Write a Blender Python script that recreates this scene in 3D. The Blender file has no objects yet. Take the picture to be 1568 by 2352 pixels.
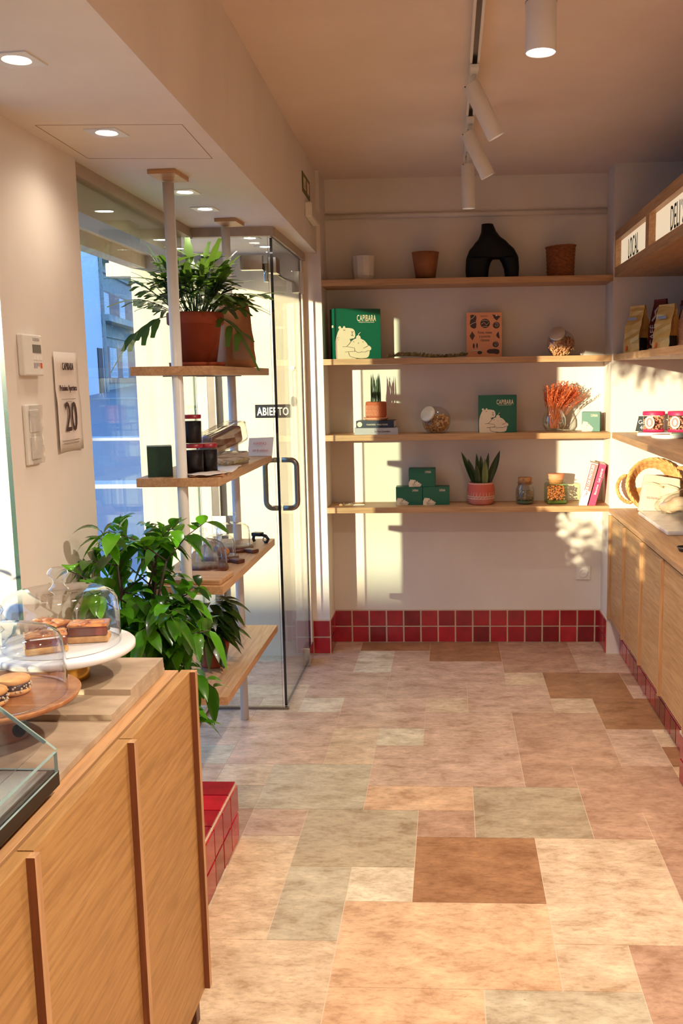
import bpy, bmesh, math, random
from mathutils import Vector, Matrix
R = math.radians
PI = math.pi
rnd = random.Random(7)
SC = bpy.context.scene
COL = SC.collection

# ------------------------------------------------------------------ camera
cam_d = bpy.data.cameras.new('camera')
cam = bpy.data.objects.new('camera', cam_d)
COL.objects.link(cam)
CP, CYW, CRL, CF = .14368, .04913, .01391, 2154.2
fw = Vector((-math.sin(CYW)*math.cos(CP), math.cos(CYW)*math.cos(CP), -math.sin(CP)))
rt = Vector((math.cos(CYW), math.sin(CYW), 0))
dn = fw.cross(rt)
r2 = math.cos(CRL)*rt + math.sin(CRL)*dn
d2 = -math.sin(CRL)*rt + math.cos(CRL)*dn
cam.matrix_world = Matrix(((r2.x, -d2.x, -fw.x, .12197), (r2.y, -d2.y, -fw.y, -2.60068), (r2.z, -d2.z, -fw.z, 1.54753), (0, 0, 0, 1)))
cam_d.sensor_fit = 'AUTO'; cam_d.sensor_width = 36
cam_d.lens = CF/2352*36
cam_d.shift_x = -(928.89-784)/2352
cam_d.shift_y = (1179.66-1176)/2352
cam_d.clip_start = .05; cam_d.clip_end = 400
SC.camera = cam

# ------------------------------------------------------------------ world, sun, exposure
SC.view_settings.view_transform = 'Standard'
SC.view_settings.look = 'None'
SC.view_settings.gamma = 1
SC.view_settings.use_curve_mapping = False
SC.view_settings.exposure = 0.2
SC.cycles.use_denoising = True
SC.cycles.max_bounces = 8
SC.cycles.diffuse_bounces = 4
SC.cycles.glossy_bounces = 4
SC.cycles.transmission_bounces = 6
SC.cycles.transparent_max_bounces = 24
SC.cycles.caustics_reflective = False
SC.cycles.caustics_refractive = False
SC.cycles.sample_clamp_indirect = 4
W = bpy.data.worlds.new('world'); SC.world = W; W.use_nodes = True
nt = W.node_tree; nt.nodes.clear()
wo = nt.nodes.new('ShaderNodeOutputWorld'); wb = nt.nodes.new('ShaderNodeBackground')
tc = nt.nodes.new('ShaderNodeTexCoord'); sx = nt.nodes.new('ShaderNodeSeparateXYZ'); rp = nt.nodes.new('ShaderNodeValToRGB')
rp.color_ramp.elements[0].position = 0.0; rp.color_ramp.elements[0].color = (.42, .66, 1.0, 1)
rp.color_ramp.elements[1].position = .6; rp.color_ramp.elements[1].color = (.14, .36, .95, 1)
nt.links.new(tc.outputs['Generated'], sx.inputs[0]); nt.links.new(sx.outputs['Z'], rp.inputs[0])
nt.links.new(rp.outputs[0], wb.inputs[0]); wb.inputs[1].default_value = 3.0
nt.links.new(wb.outputs[0], wo.inputs[0])
SUN_DIR = Vector((.57, 1.0, -.112)).normalized()
sd = bpy.data.lights.new('sun', 'SUN'); sd.energy = 8.2; sd.color = (1, .87, .62); sd.angle = R(.53)
so = bpy.data.objects.new('sun', sd); COL.objects.link(so)
so.rotation_euler = (-SUN_DIR).to_track_quat('Z', 'Y').to_euler()
so.location = (-6, -10, 6)
WARM = (1.0, .87, .72)
P_DOWN, P_CYL, P_SPOT = 1.6, 36.0, 13.0      # watts of the recessed lights, the ceiling cylinders, the track spots

# ------------------------------------------------------------------ materials
def lin(c):
    return tuple((x/255/12.92 if x/255 <= .04045 else ((x/255+.055)/1.055)**2.4) for x in c)
def new_mat(name):
    m = bpy.data.materials.new(name); m.use_nodes = True
    t = m.node_tree; b = t.nodes['Principled BSDF']
    return m, t, b
def coords(t, scale=(1, 1, 1), kind='Object'):
    tc = t.nodes.new('ShaderNodeTexCoord'); mp = t.nodes.new('ShaderNodeMapping')
    mp.inputs['Scale'].default_value = scale
    t.links.new(tc.outputs[kind], mp.inputs[0])
    return mp.outputs[0]
def noise(t, vec, scale, detail=4, rough=.55, dist=0):
    n = t.nodes.new('ShaderNodeTexNoise')
    n.inputs['Scale'].default_value = scale; n.inputs['Detail'].default_value = detail
    n.inputs['Roughness'].default_value = rough; n.inputs['Distortion'].default_value = dist
    t.links.new(vec, n.inputs['Vector']); return n.outputs['Fac']
def ramp(t, fac, stops):
    r = t.nodes.new('ShaderNodeValToRGB')
    e = r.color_ramp.elements
    while len(e) < len(stops): e.new(.5)
    for k, (p, c) in enumerate(stops):
        e[k].position = p; e[k].color = (*c, 1) if len(c) == 3 else c
    t.links.new(fac, r.inputs[0]); return r.outputs[0]
def mix(t, fac, a, b, mode='MIX'):
    m = t.nodes.new('ShaderNodeMix'); m.data_type = 'RGBA'; m.blend_type = mode
    for k, v in ((0, fac), (6, a), (7, b)):
        if hasattr(v, 'links'): t.links.new(v, m.inputs[k])
        else: m.inputs[k].default_value = v if k == 0 else (*v, 1)
    return m.outputs[2]
def bump(t, b, fac, strength=.2, dist=.01):
    n = t.nodes.new('ShaderNodeBump'); n.inputs['Strength'].default_value = strength; n.inputs['Distance'].default_value = dist
    t.links.new(fac, n.inputs['Height']); t.links.new(n.outputs[0], b.inputs['Normal'])
def plain(name, c, rough=.5, metal=0, spec=.5, var=.06, scale=30, bmp=0, coat=0, trans=0, emit=None, es=1):
    m, t, b = new_mat(name); c = lin(c)
    v = coords(t); f = noise(t, v, scale)
    lo = tuple(x*(1-var) for x in c); hi = tuple(min(1, x*(1+var)) for x in c)
    t.links.new(ramp(t, f, [(.3, lo), (.7, hi)]), b.inputs['Base Color'])
    b.inputs['Roughness'].default_value = rough; b.inputs['Metallic'].default_value = metal
    b.inputs['Specular IOR Level'].default_value = spec; b.inputs['Coat Weight'].default_value = coat
    if trans: b.inputs['Subsurface Weight'].default_value = trans
    if bmp: bump(t, b, f, bmp)
    if emit:
        b.inputs['Emission Color'].default_value = (*lin(emit), 1); b.inputs['Emission Strength'].default_value = es
    return m
def two(name, c1, c2, scale, rough=.6, stretch=(1, 1, 1), bmp=0, lo=.35, hi=.65, detail=6, coat=0):
    m, t, b = new_mat(name); v = coords(t, stretch); f = noise(t, v, scale, detail)
    t.links.new(ramp(t, f, [(lo, lin(c1)), (hi, lin(c2))]), b.inputs['Base Color'])
    b.inputs['Roughness'].default_value = rough; b.inputs['Coat Weight'].default_value = coat
    if bmp: bump(t, b, f, bmp)
    return m
def wood(name, dark, light, axis, rough=.45, fine=90):
    m, t, b = new_mat(name)
    st = {'x': (.06, 1, 1), 'y': (1, .06, 1), 'z': (1, 1, .06)}[axis]
    v = coords(t, st)
    f1 = noise(t, v, fine, 5, .6, .4); f2 = noise(t, v, fine*.18, 4, .6, 1.2)
    c = ramp(t, f2, [(.3, lin(dark)), (.7, lin(light))])
    c = mix(t, .35, c, ramp(t, f1, [(.35, tuple(.62*x for x in lin(dark))), (.6, (1, 1, 1))]), 'MULTIPLY')
    t.links.new(c, b.inputs['Base Color']); b.inputs['Roughness'].default_value = rough
    bump(t, b, f1, .05, .002)
    return m
def attr_mat(name, rough, scale, var, bmp=0, coat=0, stretch=(1, 1, 1)):
    m, t, b = new_mat(name)
    a = t.nodes.new('ShaderNodeVertexColor'); a.layer_name = 'tint'
    f = noise(t, coords(t, stretch), scale, 5)
    c = mix(t, 1.0, a.outputs[0], ramp(t, f, [(.3, (1-var,)*3), (.7, (1+var,)*3)]), 'MULTIPLY')
    t.links.new(c, b.inputs['Base Color']); b.inputs['Roughness'].default_value = rough; b.inputs['Coat Weight'].default_value = coat
    if bmp: bump(t, b, f, bmp)
    return m
def glass(name, tint=(.96, .98, .97), rough=0.0, power=1.0):
    m = bpy.data.materials.new(name); m.use_nodes = True; t = m.node_tree; t.nodes.clear()
    o = t.nodes.new('ShaderNodeOutputMaterial'); mx = t.nodes.new('ShaderNodeMixShader')
    tr = t.nodes.new('ShaderNodeBsdfTransparent'); gl = t.nodes.new('ShaderNodeBsdfGlossy'); fr = t.nodes.new('ShaderNodeFresnel')
    ge = t.nodes.new('ShaderNodeNewGeometry'); mr = t.nodes.new('ShaderNodeMapRange')     # same reflection on both faces of the sheet
    mr.inputs['To Min'].default_value = 1.45; mr.inputs['To Max'].default_value = 1/1.45
    t.links.new(ge.outputs['Backfacing'], mr.inputs['Value']); t.links.new(mr.outputs[0], fr.inputs[0])
    tr.inputs[0].default_value = (*tint, 1); gl.inputs['Roughness'].default_value = rough
    mu = t.nodes.new('ShaderNodeMath'); mu.operation = 'MULTIPLY'; mu.inputs[1].default_value = power; mu.use_clamp = True
    t.links.new(fr.outputs[0], mu.inputs[0]); t.links.new(mu.outputs[0], mx.inputs[0])
    t.links.new(tr.outputs[0], mx.inputs[1]); t.links.new(gl.outputs[0], mx.inputs[2]); t.links.new(mx.outputs[0], o.inputs[0])
    return m
def lamp_mat(name, c, s):
    m = bpy.data.materials.new(name); m.use_nodes = True; t = m.node_tree; t.nodes.clear()
    o = t.nodes.new('ShaderNodeOutputMaterial'); e = t.nodes.new('ShaderNodeEmission')
    e.inputs[0].default_value = (*c, 1); e.inputs[1].default_value = s
    t.links.new(e.outputs[0], o.inputs[0]); return m

OAK_L, OAK_D = (206, 160, 114), (184, 136, 90)
M = {}
M['plaster'] = two('plaster', (224, 212, 198), (233, 223, 210), 2.5, .85, (1, 1, .5), .04)
M['ceiling'] = two('ceiling_plaster', (222, 200, 184), (232, 212, 197), 1.6, .9, bmp=.03)
M['exterior'] = two('exterior_render', (212, 196, 168), (222, 207, 180), 3, .9, bmp=.05)
for a in 'xyz':
    M['oak_'+a] = wood('oak_'+a, OAK_D, OAK_L, a)
M['veneer'] = wood('oak_veneer', (172, 126, 70), (186, 140, 84), 'y', .5, 120)
M['veneer_lit'] = wood('pale_oak_veneer', (190, 142, 90), (210, 164, 110), 'y', .42, 120)  # oak veneer lightened in colour for the stronger light on the right-hand cabinets
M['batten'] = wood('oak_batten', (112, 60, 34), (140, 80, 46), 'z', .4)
M['walnut'] = wood('walnut', (84, 40, 24), (112, 60, 36), 'x', .4)
M['acacia'] = wood('acacia', (158, 96, 54), (196, 136, 86), 'x', .35)
M['grout'] = plain('grout', (214, 190, 164), .9)
M['travertine'] = None
M['zellige'] = attr_mat('zellige_glaze', .2, 14, .22, .12, .25)
M['white_metal'] = plain('white_enamel', (226, 222, 214), .35, var=.02)
M['white_plastic'] = plain('white_plastic', (232, 226, 214), .4, var=.02)
M['steel'] = plain('brushed_steel', (150, 140, 128), .3, 1, var=.1, scale=120)
M['dark_steel'] = plain('dark_steel', (96, 86, 78), .35, .9)
M['chrome'] = plain('chrome', (200, 196, 190), .12, 1)
M['brass'] = plain('brass', (196, 148, 66), .22, 1, var=.1)
M['black'] = plain('black_plastic', (14, 14, 15), .4)
M['black_matt'] = plain('black_ceramic', (9, 8, 8), .6, spec=.25, var=.2)
M['glass'] = glass('clear_glass', (.95, .96, .95), 0, 2.4)
M['thin'] = glass('thin_glass', (.97, .97, .97), 0, .8)
M['pane'] = glass('window_glass', (.93, .97, .95), 0, .9)
M['dome'] = glass('dome_glass', (.97, .98, .98), 0.0, 2.2)
M['green_glass'] = glass('green_tinted_glass', (.72, .82, .66), 0.02, 1.2)
M['film'] = glass('plastic_film', (.93, .92, .9), .08, 1.7)
M['glass_edge'] = plain('glass_edge_green', (70, 92, 80), .15, coat=.5)
M['glass_edge_dark'] = plain('glass_edge_dark', (22, 30, 34), .15, coat=.5)
M['terracotta'] = two('terracotta', (176, 84, 48), (196, 104, 62), 9, .8, bmp=.06)
M['terracotta_dark'] = two('terracotta_damp', (150, 62, 30), (172, 78, 40), 6, .75, bmp=.06)
M['clay'] = two('brown_clay', (150, 92, 52), (166, 106, 64), 12, .8)
M['blush'] = two('blush_clay', (214, 140, 108), (228, 158, 126), 12, .8)
M['cream_ceramic'] = two('cream_ceramic', (206, 190, 166), (222, 208, 186), 8, .3, coat=.4)
M['soil'] = plain('soil', (44, 30, 20), .95, var=.4, bmp=.4)
M['paper'] = plain('paper', (226, 212, 198), .8, var=.03)
M['white_paper'] = plain('white_paper', (240, 234, 224), .7, var=.02)
M['ink'] = plain('dark_ink', (70, 40, 34), .7)
M['black_ink'] = plain('black_ink', (16, 14, 18), .6)
M['kraft'] = two('kraft_paper', (148, 96, 58), (172, 118, 74), 6, .8, bmp=.1)
M['green_box'] = plain('green_print', (0, 92, 66), .4, var=.04)
M['green_dark'] = plain('dark_green_card', (10, 52, 34), .45)
M['cream_print'] = plain('cream_print', (236, 216, 184), .6, var=.02)
M['line_print'] = plain('line_print', (110, 86, 66), .7)
M['marble'] = two('marble', (224, 220, 216), (240, 238, 234), 5, .25, lo=.42, hi=.56)
M['marble_grey'] = two('grey_marble', (196, 190, 186), (222, 216, 210), 7, .22, lo=.42, hi=.56)
M['red'] = plain('red_paint', (150, 24, 40), .4)
M['pink'] = plain('pink_cover', (226, 46, 92), .45)
M['rose'] = plain('rose_print', (216, 116, 112), .55)
M['navy'] = plain('navy_cover', (22, 28, 52), .45)
M['grey_cover'] = plain('grey_cover', (176, 170, 170), .5)
M['peach'] = plain('peach_cover', (246, 166, 118), .5, var=.02)
M['choc'] = plain('chocolate_print', (82, 58, 50), .6, var=.15)
M['gold'] = plain('gold_foil', (214, 172, 96), .35, .15, var=.15, scale=14, bmp=.25)
M['orange'] = plain('orange_print', (222, 90, 30), .5)
M['maroon'] = plain('maroon_foil', (104, 34, 32), .3, .2, scale=14, bmp=.25)
M['silver_label'] = plain('silver_label', (196, 176, 166), .4)
M['linen'] = plain('linen_cloth', (218, 194, 166), .95, var=.05, bmp=.2)
M['hessian'] = two('hessian', (206, 140, 98), (228, 170, 126), 60, .95, (1, 1, 3), .4)
M['seagrass'] = two('seagrass', (206, 138, 78), (236, 178, 112), 40, .9, bmp=.5)
M['rattan'] = two('dark_rattan', (120, 62, 26), (160, 90, 40), 60, .8, (1, 1, 2), .6)
M['lens'] = lamp_mat('lamp_lens', (1, .93, .82), 22)
M['lens_big'] = lamp_mat('lamp_lens_bright', (1, .97, .92), 16)
M['asphalt'] = plain('asphalt', (128, 128, 132), .9)
M['pavement'] = plain('pavement', (178, 176, 172), .9)
M['brick'] = two('dusty_brick', (150, 120, 112), (168, 138, 128), 30, .9, (1, 1, 3))
M['stucco'] = two('grey_stucco', (156, 156, 150), (172, 172, 166), 4, .9)
M['white_stucco'] = plain('white_stucco', (214, 220, 224), .9)
M['shutter'] = plain('white_shutter', (206, 210, 214), .7)
M['dark_void'] = plain('dark_doorway', (56, 52, 56), .6)
M['leaf'] = None

def leaf_mat(name, dark, light, back, rough=.3, coat=.3):
    m, t, b = new_mat(name)
    a = t.nodes.new('ShaderNodeVertexColor'); a.layer_name = 'tint'
    f = noise(t, coords(t), 40, 3)
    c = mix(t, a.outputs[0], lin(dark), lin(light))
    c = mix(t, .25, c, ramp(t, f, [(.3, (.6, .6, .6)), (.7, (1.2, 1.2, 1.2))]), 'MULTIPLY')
    t.links.new(c, b.inputs['Base Color']); b.inputs['Roughness'].default_value = rough; b.inputs['Coat Weight'].default_value = coat
    tr = t.nodes.new('ShaderNodeBsdfTranslucent'); mx = t.nodes.new('ShaderNodeMixShader'); mx.inputs[0].default_value = .3
    tr.inputs[0].default_value = (*lin(back), 1)
    o = t.nodes['Material Output']
    t.links.new(b.outputs[0], mx.inputs[1]); t.links.new(tr.outputs[0], mx.inputs[2]); t.links.new(mx.outputs[0], o.inputs[0])
    return m
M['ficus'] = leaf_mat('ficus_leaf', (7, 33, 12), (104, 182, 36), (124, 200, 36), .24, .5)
M['fern'] = leaf_mat('fern_frond', (34, 62, 30), (104, 138, 58), (120, 160, 50), .4, .2)
M['snake'] = leaf_mat('snake_leaf', (12, 40, 22), (128, 142, 88), (60, 110, 50), .35, .2)
M['pothos'] = leaf_mat('pothos_leaf', (14, 34, 12), (96, 120, 30), (90, 130, 30), .3, .3)
M['dry'] = leaf_mat('dried_grass', (206, 86, 40), (244, 150, 92), (240, 130, 70), .8, 0)
M['twig'] = leaf_mat('dried_eucalyptus', (150, 122, 84), (216, 198, 152), (140, 130, 80), .7, 0)
M['stem'] = plain('stem', (70, 58, 34), .8)

# ------------------------------------------------------------------ mesh helpers
def bm_new(): return bmesh.new()
def box(bm, x0, x1, y0, y1, z0, z1, mi=0, bev=0):
    r = bmesh.ops.create_cube(bm, size=1)
    vs = r['verts']
    bmesh.ops.scale(bm, vec=(abs(x1-x0), abs(y1-y0), abs(z1-z0)), verts=vs)
    bmesh.ops.translate(bm, vec=((x0+x1)/2, (y0+y1)/2, (z0+z1)/2), verts=vs)
    fs = list({f for v in vs for f in v.link_faces})
    for f in fs: f.material_index = mi
    if bev:
        es = list({e for v in vs for e in v.link_edges})
        rr = bmesh.ops.bevel(bm, geom=es, offset=bev, segments=2, affect='EDGES', profile=.5)
        for f in rr['faces']: f.material_index = mi
    return fs
def prism(bm, pts, z0, z1, mi=0):
    lo = [bm.verts.new((x, y, z0)) for x, y in pts]; hi = [bm.verts.new((x, y, z1)) for x, y in pts]
    fs = [bm.faces.new(hi), bm.faces.new(lo[::-1])]
    n = len(pts)
    for i in range(n): fs.append(bm.faces.new((lo[i], lo[(i+1) % n], hi[(i+1) % n], hi[i])))
    for f in fs: f.material_index = mi
    return fs
def lathe(bm, prof, seg=40, mi=0, c=(0, 0, 0), smooth=True, facets=None):
    seg = facets or seg
    rings = []
    for r, z in prof:
        if r < 1e-6: rings.append([bm.verts.new((c[0], c[1], c[2]+z))])
        else: rings.append([bm.verts.new((c[0]+r*math.cos(2*PI*k/seg), c[1]+r*math.sin(2*PI*k/seg), c[2]+z)) for k in range(seg)])
    for a, b in zip(rings, rings[1:]):
        if len(a) == 1 and len(b) == 1: continue
        for k in range(seg):
            k2 = (k+1) % seg
            if len(a) == 1: f = bm.faces.new((a[0], b[k2], b[k]))
            elif len(b) == 1: f = bm.faces.new((a[k], a[k2], b[0]))
            else: f = bm.faces.new((a[k], a[k2], b[k2], b[k]))
            f.material_index = mi; f.smooth = smooth and not facets
def tube(bm, pts, r, seg=10, mi=0, closed=False, taper=None):
    pts = [Vector(p) for p in pts]; n = len(pts)
    rings = []; up = None
    for i, p in enumerate(pts):
        a = pts[(i-1) % n] if (closed or i > 0) else p
        b = pts[(i+1) % n] if (closed or i < n-1) else p
        d = (b-a)
        if d.length < 1e-9: d = Vector((0, 0, 1))
        d.normalize()
        if up is None:
            up = d.orthogonal().normalized()
        else:
            up = (up - d*up.dot(d))
            up = up.normalized() if up.length > 1e-6 else d.orthogonal().normalized()
        s = d.cross(up)
        rr = r if taper is None else r*(1+(taper-1)*i/(n-1))
        rings.append([bm.verts.new(p + rr*(math.cos(2*PI*k/seg)*up + math.sin(2*PI*k/seg)*s)) for k in range(seg)])
    m = n if closed else n-1
    for i in range(m):
        a, b = rings[i], rings[(i+1) % n]
        for k in range(seg):
            f = bm.faces.new((a[k], a[(k+1) % seg], b[(k+1) % seg], b[k])); f.smooth = True; f.material_index = mi
    if not closed:
        f = bm.faces.new(rings[0][::-1]); f.material_index = mi
        f = bm.faces.new(rings[-1]); f.material_index = mi
def cyl(bm, a, b, r, seg=24, mi=0, r2=None):
    tube(bm, [a, b], r, seg, mi, taper=None if r2 is None else r2/r)
def ball(bm, c, r, mi=0, sub=2, sc=(1, 1, 1)):
    q = bmesh.ops.create_icosphere(bm, subdivisions=sub, radius=r)
    bmesh.ops.scale(bm, vec=sc, verts=q['verts']); bmesh.ops.translate(bm, vec=c, verts=q['verts'])
    for f in {f for v in q['verts'] for f in v.link_faces}: f.smooth = True; f.material_index = mi
    return q['verts']
def arc(cx, cy, r, a0, a1, n=8):
    return [(cx+r*math.cos(R(a0+(a1-a0)*i/n)), cy+r*math.sin(R(a0+(a1-a0)*i/n))) for i in range(n+1)]
def tint_layer(bm):
    return bm.loops.layers.float_color.get('tint') or bm.loops.layers.float_color.new('tint')
def paint(bm, faces, c):
    L = tint_layer(bm)
    for f in faces:
        for l in f.loops: l[L] = (*c, 1) if len(c) == 3 else c
def link_mesh(name, me, parent=None, mats=()):
    o = bpy.data.objects.new(name, me)
    for m in mats: me.materials.append(m)
    COL.objects.link(o)
    if parent: o.parent = parent
    return o
def obj(name, bm, mat, parent=None, loc=None, rot=None, recalc=True, label=None, stuff=False):
    me = bpy.data.meshes.new(name)
    if recalc: bmesh.ops.recalc_face_normals(bm, faces=bm.faces)
    bm.to_mesh(me); bm.free()
    o = link_mesh(name, me, parent, mat if isinstance(mat, (list, tuple)) else [mat])
    if loc: o.location = loc
    if rot: o.rotation_euler = rot
    if label: o['label'] = label
    if stuff: o['kind'] = 'stuff'
    return o
def tag(o, label, cat, group=None, kind=None):
    o['label'] = label; o['category'] = cat
    if group: o['group'] = group
    if kind: o['kind'] = kind
    return o
def thing(name, label, cat, loc=(0, 0, 0), rz=0, group=None):
    o = bpy.data.objects.new(name, None); COL.objects.link(o); o.empty_display_size = .05
    o.location = loc; o.rotation_euler = (0, 0, rz)
    return tag(o, label, cat, group)
def struct(name, bm, mat, label=None):
    o = obj(name, bm, mat); o['kind'] = 'structure'
    if label: o['label'] = label
    return o
def dup(root, loc, rz, label, group=None):
    r = root.copy(); COL.objects.link(r); r.location = loc; r.rotation_euler = (0, 0, rz); r['label'] = label
    if group: r['group'] = group
    for ch in list(root.children):
        c = ch.copy(); COL.objects.link(c); c.parent = r
        for g in ch.children:
            d = g.copy(); COL.objects.link(d); d.parent = c
    return r
def text_bm(s, size, depth=.0006, sx=1.0, bold=0.0, align='CENTER', spacing=1.0):
    cu = bpy.data.curves.new('txt', 'FONT'); cu.body = s; cu.size = size; cu.extrude = depth; cu.align_x = align; cu.align_y = 'BOTTOM_BASELINE'
    cu.offset = bold; cu.space_character = spacing; cu.resolution_u = 3
    o = bpy.data.objects.new('txt', cu); COL.objects.link(o)
    dg = bpy.context.evaluated_depsgraph_get()
    me = bpy.data.meshes.new_from_object(o.evaluated_get(dg))
    bm = bmesh.new(); bm.from_mesh(me)
    bpy.data.objects.remove(o); bpy.data.curves.remove(cu); bpy.data.meshes.remove(me)
    bmesh.ops.scale(bm, vec=(sx, 1, 1), verts=bm.verts)
    return bm
# text lies in its own x-y plane; FRONT stands it up facing -y, RIGHT facing +x (reads along +y), LEFTW facing -x
FRONT = Matrix(((1, 0, 0, 0), (0, 0, -1, 0), (0, 1, 0, 0), (0, 0, 0, 1)))
RIGHT = Matrix(((0, 0, 1, 0), (1, 0, 0, 0), (0, 1, 0, 0), (0, 0, 0, 1)))
LEFTW = Matrix(((0, 0, -1, 0), (-1, 0, 0, 0), (0, 1, 0, 0), (0, 0, 0, 1)))
def text(name, s, size, mat, parent, at, frame=FRONT, **kw):
    bm = text_bm(s, size, **kw)
    bmesh.ops.transform(bm, matrix=Matrix.Translation(at) @ frame, verts=bm.verts)
    return obj(name, bm, mat, parent, recalc=False)
def light(name, kind, loc, power, parent, direction=(0, 0, -1), size=.05, color=WARM, spot=None, blend=.6, spread=None):
    d = bpy.data.lights.new(name, kind); d.energy = power; d.color = color
    if kind == 'AREA':
        d.shape = 'DISK'; d.size = size
        if spread: d.spread = spread
    else:
        d.shadow_soft_size = size
    if kind == 'SPOT': d.spot_size = spot; d.spot_blend = blend
    o = bpy.data.objects.new(name, d); COL.objects.link(o); o.parent = parent; o.location = loc
    o.rotation_euler = (-Vector(direction)).to_track_quat('Z', 'Y').to_euler()
    return o

# ------------------------------------------------------------------ room shell
YB, YF = 2.78, 2.545
XL, XR = -.563, .992            # alcove sides
ZC, ZS = 2.64, 2.215            # ceiling, dropped soffit
def xb(y): return -.583+.0203*(2.545-y)

bm = bm_new()                   # floor: french-pattern travertine slabs laid in a module of 20 cm
CR, PC, BR, GB, PK, PB, GN, PE = (212, 186, 154), (216, 200, 172), (162, 118, 82), (178, 160, 132), (198, 166, 142), (182, 146, 120), (190, 176, 150), (212, 174, 138)
TILES = [(-1, -2, 3, 2, PE), (-1, 0, 1, 1, PC), (0, 0, 2, 2, BR), (-2, 1, 2, 2, GB), (2, -1, 2, 3, CR), (2, -2, 1, 1, CR), (3, -3, 2, 2, PB), (1, -3, 2, 1, GN),
 (-1, -4, 2, 2, PE), (-2, -1, 1, 2, GN), (-3, -1, 1, 3, CR), (-3, -3, 2, 2, CR), (-3, 2, 1, 1, PK), (-3, 3, 2, 2, GN), (-4, 4, 1, 1, CR), (-4, 3, 1, 1, GB),
 (-1, 3, 2, 1, PE), (0, 2, 1, 1, PB), (1, 2, 2, 2, GB), (3, 2, 1, 1, PB), (3, 3, 2, 2, PB), (2, 4, 1, 1, PB), (4, 1, 2, 2, PB), (-1, 4, 3, 2, PK), (0, 6, 2, 2, PK),
 (-1, 6, 1, 1, PC), (-2, 5, 1, 2, CR), (-4, 5, 2, 3, PK), (-3, 8, 1, 1, PC), (-2, 7, 2, 2, PK), (0, 8, 1, 1, CR), (1, 8, 2, 2, PK), (3, 8, 1, 1, CR), (4, 7, 2, 2, BR),
 (2, 5, 2, 3, PB), (4, 5, 1, 2, PK), (5, 6, 1, 1, CR), (5, 5, 1, 1, BR), (3, 9, 2, 2, BR), (2, 10, 1, 1, CR), (2, 11, 2, 3, PB), (4, 11, 2, 3, PK), (5, 9, 1, 1, PK), (5, 10, 1, 1, PB),
 (-1, 10, 3, 2, PK), (0, 12, 2, 2, BR), (-1, 12, 1, 1, PK), (-2, 13, 2, 1, BR), (-2, 11, 1, 2, PC), (-1, 9, 2, 1, PK), (-3, 9, 2, 2, PK), (-4, 11, 2, 3, PK)]
occ = {}
X0, X1, Y0, Y1 = -8, 9, -18, 14
def put(t):
    x, y, w, h, c = t
    for i in range(x, x+w):
        for j in range(y, y+h): occ[i, j] = 1
for t in TILES: put(t)
fill = []
for j in range(Y0, Y1):
    for i in range(X0, X1):
        if (i, j) in occ: continue
        for w, h in rnd.sample([(2, 2), (3, 2), (1, 1), (2, 1), (1, 2), (2, 3)], 6)+[(1, 1)]:
            if i+w <= X1 and j+h <= Y1 and all((a, b) not in occ for a in range(i, i+w) for b in range(j, j+h)): break
        t = (i, j, w, h, rnd.choice([CR, PK, PK, PB, PE, GN, PC])); put(t); fill.append(t)
for x, y, w, h, c in TILES+fill:
    g = .0011
    fs = box(bm, x*.2+g, (x+w)*.2-g, y*.2+g, min((y+h)*.2-g, 2.9), -.03, 0, 0)
    k = rnd.uniform(.95, 1.04)
    paint(bm, fs, tuple(v*k for v in lin(c)))
fs = box(bm, X0*.2, X1*.2, Y0*.2, 2.9, -.06, -.0012, 1); paint(bm, fs, lin((214, 190, 164)))
m, t, b = new_mat('travertine')
a = t.nodes.new('ShaderNodeVertexColor'); a.layer_name = 'tint'
geo = t.nodes.new('ShaderNodeNewGeometry')
def geov(s):
    mp = t.nodes.new('ShaderNodeMapping'); mp.inputs['Scale'].default_value = s
    t.links.new(geo.outputs['Position'], mp.inputs[0]); return mp.outputs[0]
f1 = noise(t, geov((1, 1.7, 1)), 7, 12, .72, .25); f2 = noise(t, geov((1, 2.4, 1)), 30, 8, .68, .2)
f3 = noise(t, geov((1, 1.6, 1)), 75, 4, .6); f4 = noise(t, geov((1, 1.3, 1)), 2.2, 3)
c = mix(t, 1, a.outputs[0], ramp(t, f1, [(.36, (.70, .62, .54)), (.46, (.92, .89, .86)), (.53, (1.02, 1.02, 1.01)), (.64, (1.24, 1.24, 1.22))]), 'MULTIPLY')
c = mix(t, .55, c, ramp(t, f2, [(.40, (.72, .65, .58)), (.47, (.97, .96, .95)), (.60, (1.12, 1.12, 1.1))]), 'MULTIPLY')
c = mix(t, .6, c, ramp(t, f4, [(.35, (.88, .84, .8)), (.65, (1.08, 1.08, 1.06))]), 'MULTIPLY')
pit = ramp(t, f3, [(.26, (.3, .24, .2)), (.31, (1, 1, 1))])
c = mix(t, .8, c, pit, 'MULTIPLY')
t.links.new(c, b.inputs['Base Color']); b.inputs['Roughness'].default_value = .38
bump(t, b, f3, .12, .003)
struct('floor', bm, [m, M['grout']])

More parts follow.
